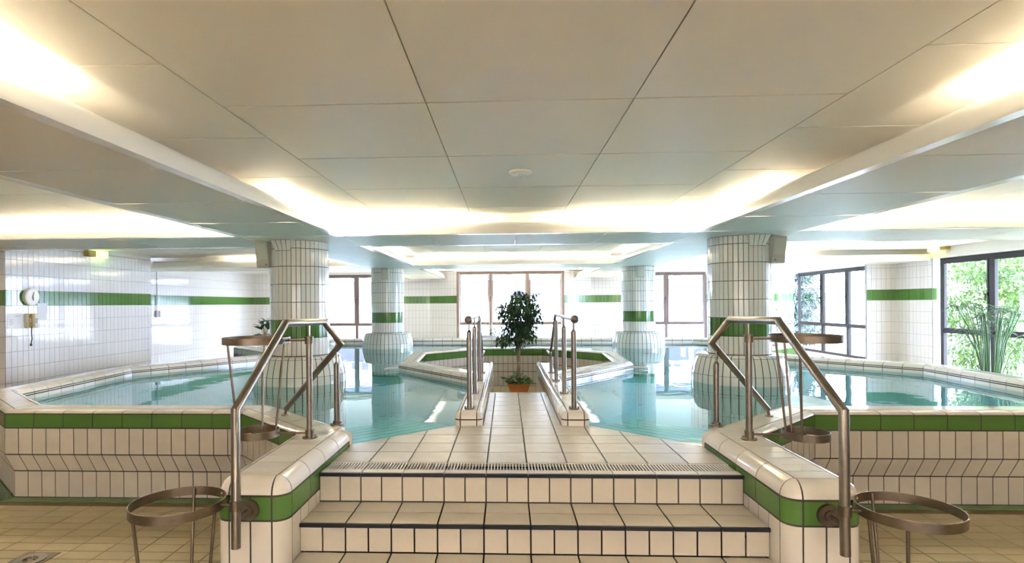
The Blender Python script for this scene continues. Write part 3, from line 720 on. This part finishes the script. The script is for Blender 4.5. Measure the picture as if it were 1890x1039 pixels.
# ================================================================== COLUMNS
def column(x, y, near, label):
    c = thing('column', label, 'column', 'green banded tiled columns', (x, y, 0))
    R = 0.39; N = 40
    rows = [(1.04 + .2375 * k, .2375) for k in range(6)] + [(2.465, SOF - 2.465)]
    mb = MB(); mb.lathe([(R - .004, 0.9), (R - .004, SOF)], n=64); mb.build('shaft', GROUT, c, smooth=True)
    w = 2 * R * math.tan(math.pi / N)
    jw, jg = MB(), MB()
    for k, (z, h) in enumerate(rows):
        for i in range(N):
            a = 2 * math.pi * i / N
            u = V((-math.sin(a), math.cos(a), 0)); nrm = V((math.cos(a), math.sin(a), 0))
            m = GREEN if k == 1 else COLW
            F = frame(nrm * (R - .006) - u * (w / 2 - .003) + V((0, 0, z + .003)), u, (0, 0, 1))
            if near: link('green_tile' if k == 1 else 'tile', tile_mesh(w - .007, h - .007, .007, m, .002), c, F)
            else:
                ww, hh = w - .007, h - .007
                (jg if k == 1 else jw).add([F @ V(p) for p in ((0, 0, 0), (ww, 0, 0), (ww, hh, 0), (0, hh, 0), (0, 0, .008), (ww, 0, .008), (ww, hh, .008), (0, hh, .008))], [(4, 5, 6, 7), (0, 1, 5, 4), (1, 2, 6, 5), (2, 3, 7, 6), (3, 0, 4, 7)])
    if not near: jw.build('tile_field', COLW, c, kind='stuff'); jg.build('green_tile_band', GREEN, c, kind='stuff')
    # flared foot
    lipz = [(R + .005, 1.035), (.50, 1.032), (.535, 1.02), (.547, 1.004)]
    bell = [(.549, 1.0), (.564, .96), (.579, .91), (.592, .86), (.602, .81), (.608, .78)]
    lower = [(.609, .776), (.612, .70), (.612, .52)]; bot = [(.612, .516), (.612, .28)]; deep = [(.612, .276), (.612, .035)]
    full = [(R, 1.031), (.50, 1.028), (.532, 1.016), (.543, 1.0)] + [(r - .006, z) for r, z in bell[1:]] + [(.606, .52), (.606, .03)]
    mb = MB(); mb.lathe(full[::-1], n=64); mb.build('foot_core', GROUT, c, smooth=True)
    g = .005
    def foot_row(prof, name):
        mb = MB(); da = g / .55
        if near:
            mb.lathe(prof[::-1], n=2, a0=-math.pi / N + da, a1=math.pi / N - da)
            me = bpy.data.meshes.new(name); me.from_pydata(mb.v, [], mb.f); me.materials.append(COLW); me.polygons.foreach_set('use_smooth', [True] * len(me.polygons))
            for i in range(N): link(name, me, c, Matrix.Rotation(2 * math.pi * i / N, 4, 'Z'))
        else:
            for i in range(N): mb.lathe(prof[::-1], n=2, a0=2 * math.pi * i / N - math.pi / N + da, a1=2 * math.pi * i / N + math.pi / N - da)
            mb.build(name, COLW, c, smooth=True, kind='stuff')
    foot_row(lipz, 'lip_tile'); foot_row(bell, 'foot_tile'); foot_row(lower, 'base_tile'); foot_row(bot, 'base_tile'); foot_row(deep, 'base_tile')
    return c
column(-2.98, 7.75, True, 'large white tiled column in the left pool carrying a beige loudspeaker')
column(2.98, 7.75, True, 'large white tiled column in the right pool carrying a beige loudspeaker')
column(-3.02, 13.75, False, 'farther white tiled column left of the middle back window')
column(3.02, 13.75, False, 'farther white tiled column right of the middle back window')
# loudspeakers hung on the near columns
SPK = mat('speaker_shell', (0.50, 0.50, 0.42), 0.35)
for s in (-1, 1):
    t = thing('loudspeaker', 'beige wedge loudspeaker box under the ceiling on the %s front column' % ('left' if s < 0 else 'right'), 'loudspeaker', 'column loudspeakers', (s * 3.36, 7.45, 2.215))
    t.rotation_euler = (0, 0, s * 0.25)
    b = MB()
    x0, x1 = (-.10, .09)
    b.add([(x0, 0, 0.0), (x1, 0, 0), (x1, .22, .0), (x0, .22, 0), (x0 - s * 0 , -.05, .34), (x1, -.05, .34), (x1, .25, .34), (x0, .25, .34)], [(3, 2, 1, 0), (4, 5, 6, 7), (0, 1, 5, 4), (1, 2, 6, 5), (2, 3, 7, 6), (3, 0, 4, 7)])
    b.build('box', SPK, t)
    b = MB(); b.add([(x0 + .02, -.006, .05), (x1 - .02, -.006, .05), (x1 - .02, -.05, .31), (x0 + .02, -.05, .31), (x0 + .02, .01, .05), (x1 - .02, .01, .05), (x1 - .02, -.03, .31), (x0 + .02, -.03, .31)], [(0, 1, 2, 3), (0, 4, 5, 1), (3, 2, 6, 7), (0, 3, 7, 4), (1, 5, 6, 2)])
    b.build('grille', mat('speaker_grille', (0.56, 0.56, 0.46), .5), t)
    b = MB(); b.tube([(-s * .05, -.012, .04), (-s * .05, .01, .04)], .012, 10); b.build('knob', STEEL, t)
    # tiled bracket next to it
    t = thing('tiled_bracket', 'small tiled wedge bracket beside the loudspeaker on the %s front column' % ('left' if s < 0 else 'right'), 'bracket', 'tiled brackets', (s * 3.06, 7.36, 2.43))
    b = MB(); b.add([(-.10, -.0, 0), (.10, 0, 0), (.10, .10, 0), (-.10, .10, 0), (-.14, -.075, .139), (.14, -.075, .139), (.14, .10, .139), (-.14, .10, .139)], [(3, 2, 1, 0), (4, 5, 6, 7), (0, 1, 5, 4), (1, 2, 6, 5), (2, 3, 7, 6), (3, 0, 4, 7)])
    b.build('bracket_core', COLW, t)
    b = MB(); b.add([(-.10, -.0025, .002), (.10, -.0025, .002), (.14, -.0765, .137), (-.14, -.0765, .137)], [(0, 1, 2, 3)]); b.build('joint_bed', GROUT, t)
    for i in range(4):
        b = MB(); f = lambda u, z: (-(.10 + .04 * z / .139) + 2 * (.10 + .04 * z / .139) * u, -.075 * z / .139 - .004, z)
        u0, u1 = i / 4 + .014, (i + 1) / 4 - .014; p = [f(u0, .006), f(u1, .006), f(u1, .134), f(u0, .134)]
        b.add(p + [(x, y + .008, z) for x, y, z in p], [(0, 1, 2, 3), (0, 4, 5, 1), (1, 5, 6, 2), (2, 6, 7, 3), (3, 7, 4, 0)]); b.build('tile', COLW, t)
for s in (-1, 1):
    t = thing('loudspeaker', 'small pale box under the ceiling on the %s farther column' % ('left' if s < 0 else 'right'), 'loudspeaker', 'boxes on the farther columns', (s * 2.98, 13.29, 2.30))
    b = MB(); b.bbox(-.09, .09, 0, .12, 0, .27, .01); b.build('box', SPK, t)
    b = MB(); b.bbox(-.07, .07, -.006, .004, .03, .24, .004); b.build('grille', MATS['speaker_grille'], t)

# ================================================================== HANDRAILS
def flange(mb, x, y, z, r=.045):
    mb.lathe([(.0, z + .012), (r, z + .012), (r, z), (0.0, z)][::-1], (x, y), 16)
def stair_rail(s):
    t = thing('stair_handrail', 'bent steel tube handrail on the %s parapet of the stairs' % ('left' if s < 0 else 'right'), 'handrail', 'bent handrails beside the stairs')
    X = 1.49
    pts = [(X, 2.80, .50), (X, 2.805, 1.19), (X, 3.457, 1.605), (1.487, 4.19, 1.593), (1.385, 4.268, 1.42), (1.955, 4.64, .86)]
    pts = [(s * x, y, z) for x, y, z in pts]
    b = MB(); b.tube(pts, .0235, 14); r_ = b.build('rail', STEEL, t, smooth=True)
    for (x, y, zt, zp) in ((1.487, 3.87, 1.505, 1.585), (1.425, 4.292, 1.28, 1.375)):
        b = MB(); b.tube([(s * x, y, TOP), (s * x, y, zt - .02), (s * x, y, zt - .02 + .001)], .022, 14); b.lathe([(.022, zt - .02), (.010, zt)], (s * x, y), 14); p = b.build('post', STEEL, t, smooth=True)
        b = MB(); b.tube([(s * x, y, zt - .005), (s * x, y, zp)], .008, 8); b.build('pin', STEEL, p)
        b = MB(); flange(b, s * x, y, TOP - .002, .05); b.lathe([(.03, TOP + .01), (.03, TOP + .03), (.022, TOP + .035)], (s * x, y), 14); b.build('base_flange', DSTEEL, p, smooth=True)
        for q in range(4):
            a = math.pi / 4 + q * math.pi / 2
            b = MB(); b.tube([(s * x + .04 * math.cos(a), y + .04 * math.sin(a), TOP + .005), (s * x + .04 * math.cos(a), y + .04 * math.sin(a), TOP + .02)], .007, 8); b.build('bolt', STEEL, p)
    # lower end on the slanting kerb
    b = MB(); b.tube([(s * 1.955, 4.64, .86), (s * 1.97, 4.65, .80)], .012, 8); flange(b, s * 1.97, 4.65, TOP - .002, .03); b.build('foot_plate', DSTEEL, t, smooth=True)
    # bracket on the front of the parapet
    b = MB(); b.tube([(s * X, 2.945, .64), (s * X, 2.80, .64)], .012, 8)
    b.tube([(s * X, 2.951, .64), (s * X, 2.93, .64)], .055, 20); b.tube([(s * X, 2.93, .64), (s * X, 2.915, .64)], .028, 16)
    b.build('wall_bracket', DSTEEL, t, smooth=True)
    return t
for s in (-1, 1): stair_rail(s)
for s in (-1, 1):
    t = thing('bridge_handrail', 'straight steel handrail with four posts on the %s walkway wall' % ('left' if s < 0 else 'right'), 'handrail', 'walkway handrails')
    x = s * .455
    b = MB(); b.tube([(x, 4.90, 1.58), (x, 6.82, 1.58), (x, 7.62, 1.03), (x, 8.2, 1.03)], .017, 12); b.build('rail', STEEL, t, smooth=True)
    b = MB(); b.lathe([(.001, 1.545)] + [(.036 * math.sin(a), 1.58 - .036 * math.cos(a)) for a in [math.pi * i / 10 for i in range(1, 10)]] + [(.001, 1.616)], (x, 4.885), 16); b.build('ball_end', STEEL, t, smooth=True)
    for (y, zt, zp) in ((4.97, 1.49, 1.57), (5.81, 1.49, 1.57), (6.75, 1.52, 1.58), (7.53, 1.03, 1.09)):
        b = MB(); b.tube([(x, y, TOP - .002), (x, y, zt - .02)], .023, 12); b.lathe([(.023, zt - .02), (.008, zt)], (x, y), 12); p = b.build('post', STEEL, t, smooth=True)
        b = MB(); b.tube([(x, y, zt - .01), (x, y, zp)], .007, 8); b.build('pin', STEEL, p)
        b = MB(); flange(b, x, y, TOP - .002, .045); b.build('base_flange', DSTEEL, p, smooth=True)
        for q in (0, 1):
            a = q * math.pi
            b = MB(); b.tube([(x + .037 * math.cos(a), y, TOP + .005), (x + .037 * math.cos(a), y, TOP + .022)], .007, 8); b.build('bolt', STEEL, p)

# ================================================================== RING BASKETS
def ring_basket(s, cx_, cy_, zt, zb, rt, rb, label, ax, ay):
    t = thing('ring_basket', label, 'ring stand', 'open steel ring baskets', (s * cx_, cy_, 0))
    def band(z, r, h, name):
        b = MB(); prof = [(r, z - h / 2), (r, z + h / 2), (r - .004, z + h / 2), (r - .004, z - h / 2), (r, z - h / 2)]
        b.lathe(prof[::-1], n=40); return b.build(name, DSTEEL, t, smooth=True)
    band(zt, rt, .046, 'hoop'); band(zb, rb, .05, 'hoop')
    for k in range(3):
        a = math.radians({0: 100, 1: 235, 2: -10 if s < 0 else 190}[k])
        b = MB(); b.tube([((rt - .008) * math.cos(a), (rt - .008) * math.sin(a), zt + .015), ((rb - .008) * math.cos(a), (rb - .008) * math.sin(a), zb - .015)], .008, 8); b.build('rod', DSTEEL, t, smooth=True)
    for z, r in ((zt, rt), (zb, rb)):
        dx, dy = s * ax - s * cx_, ay - cy_; L = math.hypot(dx, dy)
        if z < .3: continue
        b = MB(); b.tube([(dx / L * (r - .002), dy / L * (r - .002), z), (dx - dx / L * .02, dy - dy / L * .02, z + .0)], .008, 8)
        b.tube([(dx, dy, z - .025), (dx, dy, z + .025)], .03, 14)
        b.build('arm', DSTEEL, t, smooth=True)
for s in (-1, 1):
    w = 'left' if s < 0 else 'right'
    ring_basket(s, 1.855, 3.87, 1.475, .835, .222, .145, 'tall steel ring basket clamped to the upper post on the %s parapet' % w, 1.487, 3.87)
    ring_basket(s, 1.785, 2.80, .715, .06, .222, .15, 'low steel ring basket beside the %s end of the bottom steps' % w, 1.49, 2.80)

# ================================================================== WALL ITEMS (left wall plane x=-8.1, faces +x)
XW = -8.094
t = thing('wall_clock', 'round white clock on the green band of the left wall', 'clock', loc=(XW, 9.18, 1.88))
b = MB(); n = 28
def disc(b, r, x0, x1, n=28):
    vs = [(x, r * math.cos(2 * math.pi * i / n), r * math.sin(2 * math.pi * i / n)) for x in (x0, x1) for i in range(n)]
    b.add(vs, [tuple(range(n - 1, -1, -1)), tuple(range(n, 2 * n))] + [(i, (i + 1) % n, n + (i + 1) % n, n + i) for i in range(n)])
disc(b, .145, 0, .05); b.build('case', mat('clock_case', (0.72, 0.70, 0.60), .4), t)
b = MB(); disc(b, .125, .05, .054); b.build('dial', mat('clock_dial', (0.85, 0.84, 0.74), .4), t)
for (a, L, wd) in ((0.3, .09, .008), (2.9, .065, .01)):
    b = MB(); d = V((0, math.sin(a), math.cos(a))); e = V((0, math.cos(a), -math.sin(a))); p = [V((.056, 0, 0)) + e * wd, V((.056, 0, 0)) - e * wd, V((.056, 0, 0)) - e * wd * .5 + d * L, V((.056, 0, 0)) + e * wd * .5 + d * L]
    b.add(p + [q + V((.003, 0, 0)) for q in p], [(0, 1, 2, 3), (7, 6, 5, 4), (0, 4, 5, 1), (1, 5, 6, 2), (2, 6, 7, 3), (3, 7, 4, 0)]); b.build('hand', BLACK, t)
PAPER = mat('white_paper', (0.84, 0.84, 0.88), .7); PRINT = mat('grey_print', (0.45, 0.45, 0.5), .8)
t = thing('paper_notice', 'white landscape notice left of the wall phone', 'notice', loc=(XW, 8.90, 1.36))
b = MB(); b.box(0, .004, -.15, .15, 0, .25); b.build('sheet', PAPER, t)
for k, (y0, y1, z) in enumerate(((0.0, .10, .20), (-.11, -.04, .14), (-.11, -.05, .115), (-.11, -.03, .09), (-.11, -.06, .065))):
    b = MB(); b.box(.0041, .0052, y0, y1, z, z + .008); b.build('print_line', PRINT, t)
t = thing('paper_notice', 'blank white portrait sheet right of the wall phone under the clock', 'notice', loc=(XW, 9.44, 1.475))
b = MB(); b.box(0, .004, -.105, .105, 0, .30); b.build('sheet', PAPER, t)
t = thing('wall_phone', 'yellowish wall phone with hanging cord on the left wall', 'phone', loc=(XW, 9.16, 1.36))
PH = mat('phone_cream', (0.66, 0.62, 0.42), .4); PHD = mat('phone_handset', (0.46, 0.33, 0.10), .4)
b = MB(); b.bbox(0, .06, -.09, .14, 0, .24, .012); b.build('body', PH, t)
b = MB(); b.bbox(.06, .085, -.07, .02, .02, .09, .012); b.bbox(.06, .085, -.07, .02, .165, .235, .012); b.bbox(.085, .115, -.055, .005, .02, .235, .01); b.build('handset', PHD, t)
b = MB(); b.bbox(.06, .066, .05, .11, .08, .16, .004); b.build('keypad', mat('keypad_grey', (.35, .35, .34), .5), t)
b = MB(); b.tube([(.07, -.02, .02), (.05, 0, -.08), (.04, .02, -.18), (.04, .0, -.27)], .008, 6); b.tube([(.04, 0, -.26), (.04, 0, -.30)], .016, 8); b.build('cord', BLACK, t, smooth=True)
t = thing('light_switch', 'white switch box with a conduit on the far left wall', 'switch', loc=(-8.994, 14.15, 1.42))
b = MB(); b.bbox(0, .05, -.17, -.06, 0, .17, .008); b.build('grey_box', mat('switch_grey', (.35, .34, .36), .5), t)
b = MB(); b.bbox(0, .05, -.02, .16, .0, .17, .008); b.build('box', PAPER, t)
b = MB(); b.tube([(.02, -.11, .17), (.02, -.11, 1.27)], .012, 8); b.build('conduit', mat('conduit_grey', (.4, .38, .38), .5), t)
# emergency lights
def lamp_mat(name, col, st): return mat(name, (0.6, 0.7, 0.3), .3, emis=(col, st))
t = thing('emergency_light', 'glowing green emergency light high on the left wall', 'emergency light', 'emergency lights', (XW, 10.42, 2.66))
b = MB(); b.bbox(0, .10, -.02, .19, 0, .12, .01); b.build('housing', mat('lamp_housing', (0.45, 0.30, 0.06), .4), t)
b = MB(); b.bbox(0, .11, .195, .50, 0, .125, .01); b.build('lamp_glass', lamp_mat('green_lamp', (.5, 1.0, .12), 3.0), t)
t = thing('emergency_light', 'glowing yellow emergency light above the right window', 'emergency light', 'emergency lights', (8.874, 12.02, 2.75))
b = MB(); b.bbox(-.10, 0, -.10, .08, 0, .12, .01); b.build('housing', mat('lamp_housing_tan', (0.55, 0.42, 0.12), .4), t)
b = MB(); b.bbox(-.11, 0, .085, .40, 0, .125, .01); b.build('lamp_glass', lamp_mat('yellow_lamp', (1.0, .92, .25), 2.2), t)
# ceiling disc
t = thing('ceiling_disc', 'round flat white detector on the middle ceiling panel', 'detector', loc=(0.0, 4.77, UP - .022))
b = MB(); b.lathe([(.001, .0), (.08, .0), (.1, .012), (.1, .022), (.001, .022)], n=28); b.build('cover', ENAMEL, t, smooth=True)
b = MB(); b.lathe([(.03, -.004), (.055, -.004), (.055, .003), (.03, .003), (.03, -.004)], n=24); b.build('inner_ring', PLASTER, t, smooth=True)
# floor drain (bottom left of the view)
t = thing('floor_drain', 'square metal floor drain set in the ochre floor tiles', 'drain', loc=(-3.36, 3.72, 0.0))
b = MB(); b.box(-.12, .12, -.12, .12, -.006, .004); b.build('plate', DSTEEL, t)
b = MB(); b.lathe([(.045, .004), (.045, .009), (.095, .009), (.095, .004)], n=20); b.build('ring', STEEL, t)
for i in range(6):
    a = math.pi * 2 * i / 6; b = MB(); b.tube([(.02 * math.cos(a), .02 * math.sin(a), .006), (.045 * math.cos(a), .045 * math.sin(a), .006)], .006, 6); b.build('slot_bar', STEEL, t)

# ================================================================== PLANTS
t = thing('ficus_tree', 'dark green weeping fig in a terracotta trough at the walkway end', 'potted tree', loc=(0.10, 10.95, 0.006))
b = MB()
def trap(b, w0, w1, d0, d1, z0, z1): b.add([(-w0, -d0, z0), (w0, -d0, z0), (w0, d0, z0), (-w0, d0, z0), (-w1, -d1, z1), (w1, -d1, z1), (w1, d1, z1), (-w1, d1, z1)], [(3, 2, 1, 0), (4, 5, 6, 7), (0, 1, 5, 4), (1, 2, 6, 5), (2, 3, 7, 6), (3, 0, 4, 7)])
trap(b, .155, .205, .12, .155, 0, .16); trap(b, .215, .218, .165, .168, .16, .185); pot = b.build('trough', TERRA, t)
b = MB(); trap(b, .20, .20, .15, .15, .18, .19); b.build('soil', SOIL, pot)
b = MB()
for (ph, rr) in ((0, .016), (2.2, .013), (4.2, .010)):
    b.tube([(.03 * math.cos(ph + z * 5) * (1 - z * .3), .03 * math.sin(ph + z * 5) * (1 - z * .3), .17 + z * .95) for z in [i / 12 for i in range(13)]], rr, 7)
for k in range(16):
    a = random.uniform(0, 6.28); z0 = random.uniform(.85, 1.3); r = random.uniform(.2, .42)
    b.tube([(0, 0, z0), (r * .5 * math.cos(a), r * .35 * math.sin(a), z0 + .2), (r * math.cos(a), r * .8 * math.sin(a), z0 + random.uniform(.2, .6))], .007, 5)
b.build('trunk', BARK, t, smooth=True)
b = MB()
blobs = [(0.02, 0, 1.50, .36, .34, .28, 620), (.08, 0, 1.78, .26, .26, .16, 260), (-.22, .0, 1.58, .20, .22, .18, 180), (.28, 0, 1.50, .20, .24, .24, 220), (-.10, 0, 1.18, .28, .25, .20, 330), (.14, 0, 1.20, .22, .22, .18, 200), (-.28, 0, 1.02, .16, .18, .12, 120), (.0, 0, .95, .12, .12, .12, 80), (.24, 0, 1.08, .10, .12, .12, 50), (.36, 0, 1.68, .08, .1, .05, 18), (-.03, 0, 1.93, .1, .1, .04, 14), (.3, 0, 1.9, .1, .08, .03, 8)]
for (x, y, z, rx, ry, rz, n) in blobs:
    for k in range(int(n * 1.2)):
        d = rdir(); q = random.random() ** .4; p = V((x + d.x * rx * q, y + d.y * ry * q, z + d.z * rz * q))
        dd = V((d.x * .7, d.y * .7, -.5)) + rdir() * .6
        leaf(b, p, dd, random.uniform(.06, .11), random.uniform(.028, .044), .4)
b.build('foliage', FICUS, t, kind='stuff')
b = MB()
for k in range(150):
    a = random.uniform(0, 6.28); r = random.random() ** .5
    p = V((.20 * r * math.cos(a), .15 * r * math.sin(a), .19 + random.uniform(0, .20) * (1.2 - r))); leaf(b, p, V((math.cos(a), math.sin(a), random.uniform(-.1, .9))), random.uniform(.06, .10), random.uniform(.05, .075), .5)
for k in range(9):
    leaf(b, V((-.19 - .015 * k, -.05, .27 + .01 * (k % 3))), V((-1, random.uniform(-1, 1), random.uniform(-.4, .5))), .07, .05); leaf(b, V((.2 + .015 * k, -.05, .21 - .004 * k)), V((1, random.uniform(-1, 1), random.uniform(-.6, .2))), .07, .05)
b.build('underplanting', IVY, t, kind='stuff')

def pot_plant(name, label, x, y, z, rpot, hpot, pm, leaves, lm, stems=None):
    t = thing(name, label, 'potted plant', loc=(x, y, z))
    b = MB(); b.lathe([(.001, 0), (rpot * .75, 0), (rpot, hpot * .92), (rpot * 1.06, hpot * .92), (rpot * 1.06, hpot), (rpot * .95, hpot), (rpot * .93, hpot * .9), (.001, hpot * .9)], n=20); b.build('pot', pm, t, smooth=True)
    b = MB()
    for (p, d, L, w, dr) in leaves: leaf(b, V(p), V(d), L, w, dr)
    b.build('foliage', lm, t, kind='stuff')
    if stems:
        b = MB()
        for st_ in stems: b.tube(st_, .008, 5)
        b.build('stem', lm if lm is not RUBBER else BARK, t, smooth=True)
    return t
WPOT = mat('white_pot', (.75, .75, .78), .4)
lv = []; stems = []
for k in range(9):
    a = k * 2.4; st_ = [(0, 0, .1), (.07 * math.cos(a), .07 * math.sin(a), .30 + .05 * (k % 4))]; stems.append(st_)
    for j in range(3): lv.append((st_[1] if j else (.03 * math.cos(a), .03 * math.sin(a), .18), (math.cos(a + j), math.sin(a + j), .2 + .5 * j), .32, .11, .4))
pot_plant('rubber_plant', 'small broad leaved plant on the far kerb behind the left column', -6.07, 13.75, TOP + .001, .09, .12, WPOT, lv, RUBBER, stems)
lv = []
for k in range(120):
    a = random.uniform(0, 6.28); r = random.random() ** .5 * .38; lv.append(((r * math.cos(a), r * .6 * math.sin(a), .94 + random.uniform(-.12, .2) * (1.2 - r)), (math.cos(a), math.sin(a), random.uniform(-.3, .7)), random.uniform(.10, .16), .055, .4))
pot_plant('pale_plant', 'bushy pale green plant below the middle back window', -0.62, 15.8, 0.0, .26, .82, WPOT, lv, leafmat('pale_leaf', (.12, .28, .14), (.2, .38, .2)), None)
lv = []; stems = []
for k in range(10):
    a = k * 1.9; x2, y2 = .22 * math.cos(a), .22 * math.sin(a); zt = 1.2 + .09 * (k % 6); stems.append([(0, 0, .25), (x2 * .6, y2 * .6, zt * .7), (x2, y2, zt)])
    for j in range(7): lv.append(((x2, y2, zt - .07 * j), (math.cos(a + j * 1.3), math.sin(a + j * 1.3), .3), .13, .05, .4))
pot_plant('climbing_plant', 'thin leafy plant behind the right column in front of the back wall', 7.05, 15.2, 0.0, .16, .3, WPOT, lv, RUBBER, stems)
lv = []; stems = []
for k in range(46):
    a = random.uniform(0, 6.28); r = random.random() * .30; h = random.uniform(.8, 1.35); bx, by = .10 * math.cos(a), .10 * math.sin(a)
    stems.append([(bx, by, .3), (bx + r * .5 * math.cos(a), by + r * .5 * math.sin(a), .3 + h * .6), (bx + r * 1.3 * math.cos(a), by + r * 1.3 * math.sin(a), .3 + h)])
    for j in range(12):
        c = j * .52; lv.append((stems[-1][2], (math.cos(c), math.sin(c), random.uniform(-.1, .6)), random.uniform(.16, .26), .016, .6))
pot_plant('papyrus_plant', 'tall bushy papyrus standing in front of the right garden window', 8.28, 10.25, 0.0, .2, .32, TERRA, lv, REED, stems)

# ================================================================== OUTSIDE
mb = MB(); mb.box(-40, 60, -20, 70, -.6, -.2); g0 = mb.build('ground', LAWN, kind='structure')
def tree(name, label, x, y, z, blobs, lm, nleaf, L, trunk, group=None, dr=.3):
    t = thing(name, label, 'tree' if 'tree' in name else 'shrub', group, (x, y, z))
    b = MB(); b.tube([(0, 0, 0), (.05, .03, trunk * .5), (0, 0, trunk)], .05 + trunk * .03, 8)
    for bl in blobs: b.tube([(0, 0, trunk * .6), (bl[0] * .6, bl[1] * .6, (trunk * .6 + bl[2]) / 2), bl[:3]], .03, 5)
    b.build('trunk', BARK, t, smooth=True)
    b = MB(); tot = sum(bl[3] ** 2 for bl in blobs)
    for bl in blobs:
        for k in range(int(nleaf * bl[3] ** 2 / tot)):
            d = rdir(); q = random.random() ** .35; p = V((bl[0] + d.x * bl[3] * q, bl[1] + d.y * bl[3] * q, bl[2] + d.z * bl[3] * q * (bl[4] if len(bl) > 4 else 1)))
            leaf(b, p, d + rdir() * .7 + V((0, 0, -.1)), L * random.uniform(.7, 1.3), L * .5, dr)
    b.build('foliage', lm, t, kind='stuff'); return t
tree('shrub', 'bright leafy shrub filling the left pane of the right garden window', 12.6, 15.3, -.2, [(0, 0, 1.2, 1.2), (-.8, .6, 2.2, 1.0), (.7, -.4, 2.4, 1.1), (0, .3, 3.4, 1.1), (-.9, -.3, .8, .8)], SHRUB, 11000, .12, 2.2, dr=.3)
tree('shrub', 'green shrub beyond the right pane of the garden window', 16.2, 17.9, -.2, [(0, 0, 1.0, 1.3), (.5, .9, 2.1, 1.1), (-.9, .9, 3.2, 1.0), (.7, -.9, .9, 1.0), (0, 1.5, 3.5, 1.0)], SHRUBD, 10000, .12, 2.2)
tree('garden_tree', 'tall leafy tree standing behind the garden shrubs', 19.5, 21.0, -.2, [(0, 0, 5.2, 2.2), (-1.6, .5, 4.0, 1.6), (1.6, -.6, 4.1, 1.7), (0, 1.0, 2.2, 1.6), (2.6, -2.2, 2.2, 1.8)], SHRUB, 9000, .2, 4.0)
tree('conifer_tree', 'drooping dark conifer outside the farther right window', 12.95, 25.6, -.2, [(0, 0, 1.0, .75, 1.4), (0, 0, 2.3, .7, 1.4), (0, 0, 3.6, .6, 1.5), (-.3, -.2, 1.8, .6)], CONIFER, 8500, .13, 4.0, dr=.9)
tree('shrub', 'low green bush under the farther right window', 14.6, 22.4, -.2, [(0, 0, .7, .55), (.8, .5, .8, .5), (1.6, -.2, 1.1, .45)], SHRUBD, 1600, .14, .8)
t = thing('garden_urn', 'grey stone urn on a foot outside the farther right window', 'urn', loc=(12.3, 20.6, -.2))
b = MB(); b.lathe([(.001, 0), (.2, 0), (.2, .08), (.09, .14), (.08, .3), (.22, .42), (.32, .62), (.36, .66), (.3, .66), (.2, .5), (.001, .5)], n=20); b.build('bowl', mat('stone', (.3, .29, .32), .8), t, smooth=True)
b = MB()
for k in range(60): a = random.uniform(0, 6.28); leaf(b, V((.15 * math.cos(a), .15 * math.sin(a), .62)), V((math.cos(a), math.sin(a), random.uniform(.2, 1))), .25, .06, .6)
b.build('foliage', SHRUBD, t, kind='stuff')
# pale building beyond the back windows
t = thing('apartment_building', 'pale balconied building beyond the back windows', 'building', loc=(0, 36, -.2))
b = MB(); b.box(-16, 16, 0, 8, 0, 9); b.build('facade', FACADE, t)
for fl in range(3):
    z = 1.6 + 2.6 * fl
    for (x0, x1) in ((-14, -6), (-4, 4.5), (6.5, 15)):
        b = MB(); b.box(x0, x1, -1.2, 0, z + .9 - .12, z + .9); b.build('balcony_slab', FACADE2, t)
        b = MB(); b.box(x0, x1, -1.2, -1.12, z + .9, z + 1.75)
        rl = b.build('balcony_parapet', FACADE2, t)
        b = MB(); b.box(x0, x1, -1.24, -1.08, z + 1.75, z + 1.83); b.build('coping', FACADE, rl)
    for x in (-12.5, -9.5, -7, -2.8, -.3, 2.5, 8, 10.2, 13):
        b = MB(); b.box(x - .6, x + .6, -.03, .02, z + 1.0, z + 2.5); w_ = b.build('building_window', FACADE, t)
        for q in (-.3, .3):
            b = MB(); b.box(x + q - .24, x + q + .24, -.05, -.025, z + 1.1, z + 2.4); b.build('building_pane', GLASSD, w_)
t = thing('direction_sign', 'small square green sign on a post outside the right back window', 'sign', loc=(9.1, 30, -.2))
b = MB(); b.tube([(.55, .02, 0), (.55, .02, 2.2)], .05, 8); b.build('post', mat('post_grey', (.4, .38, .5), .6), t)
b = MB(); b.box(0, .48, -.02, .02, 1.55, 2.0); b.build('panel', mat('sign_green', (.05, .45, .33), .5), t)
b = MB(); b.box(.12, .36, -.025, -.02, 1.65, 1.9); b.build('white_square', PAPER, t)
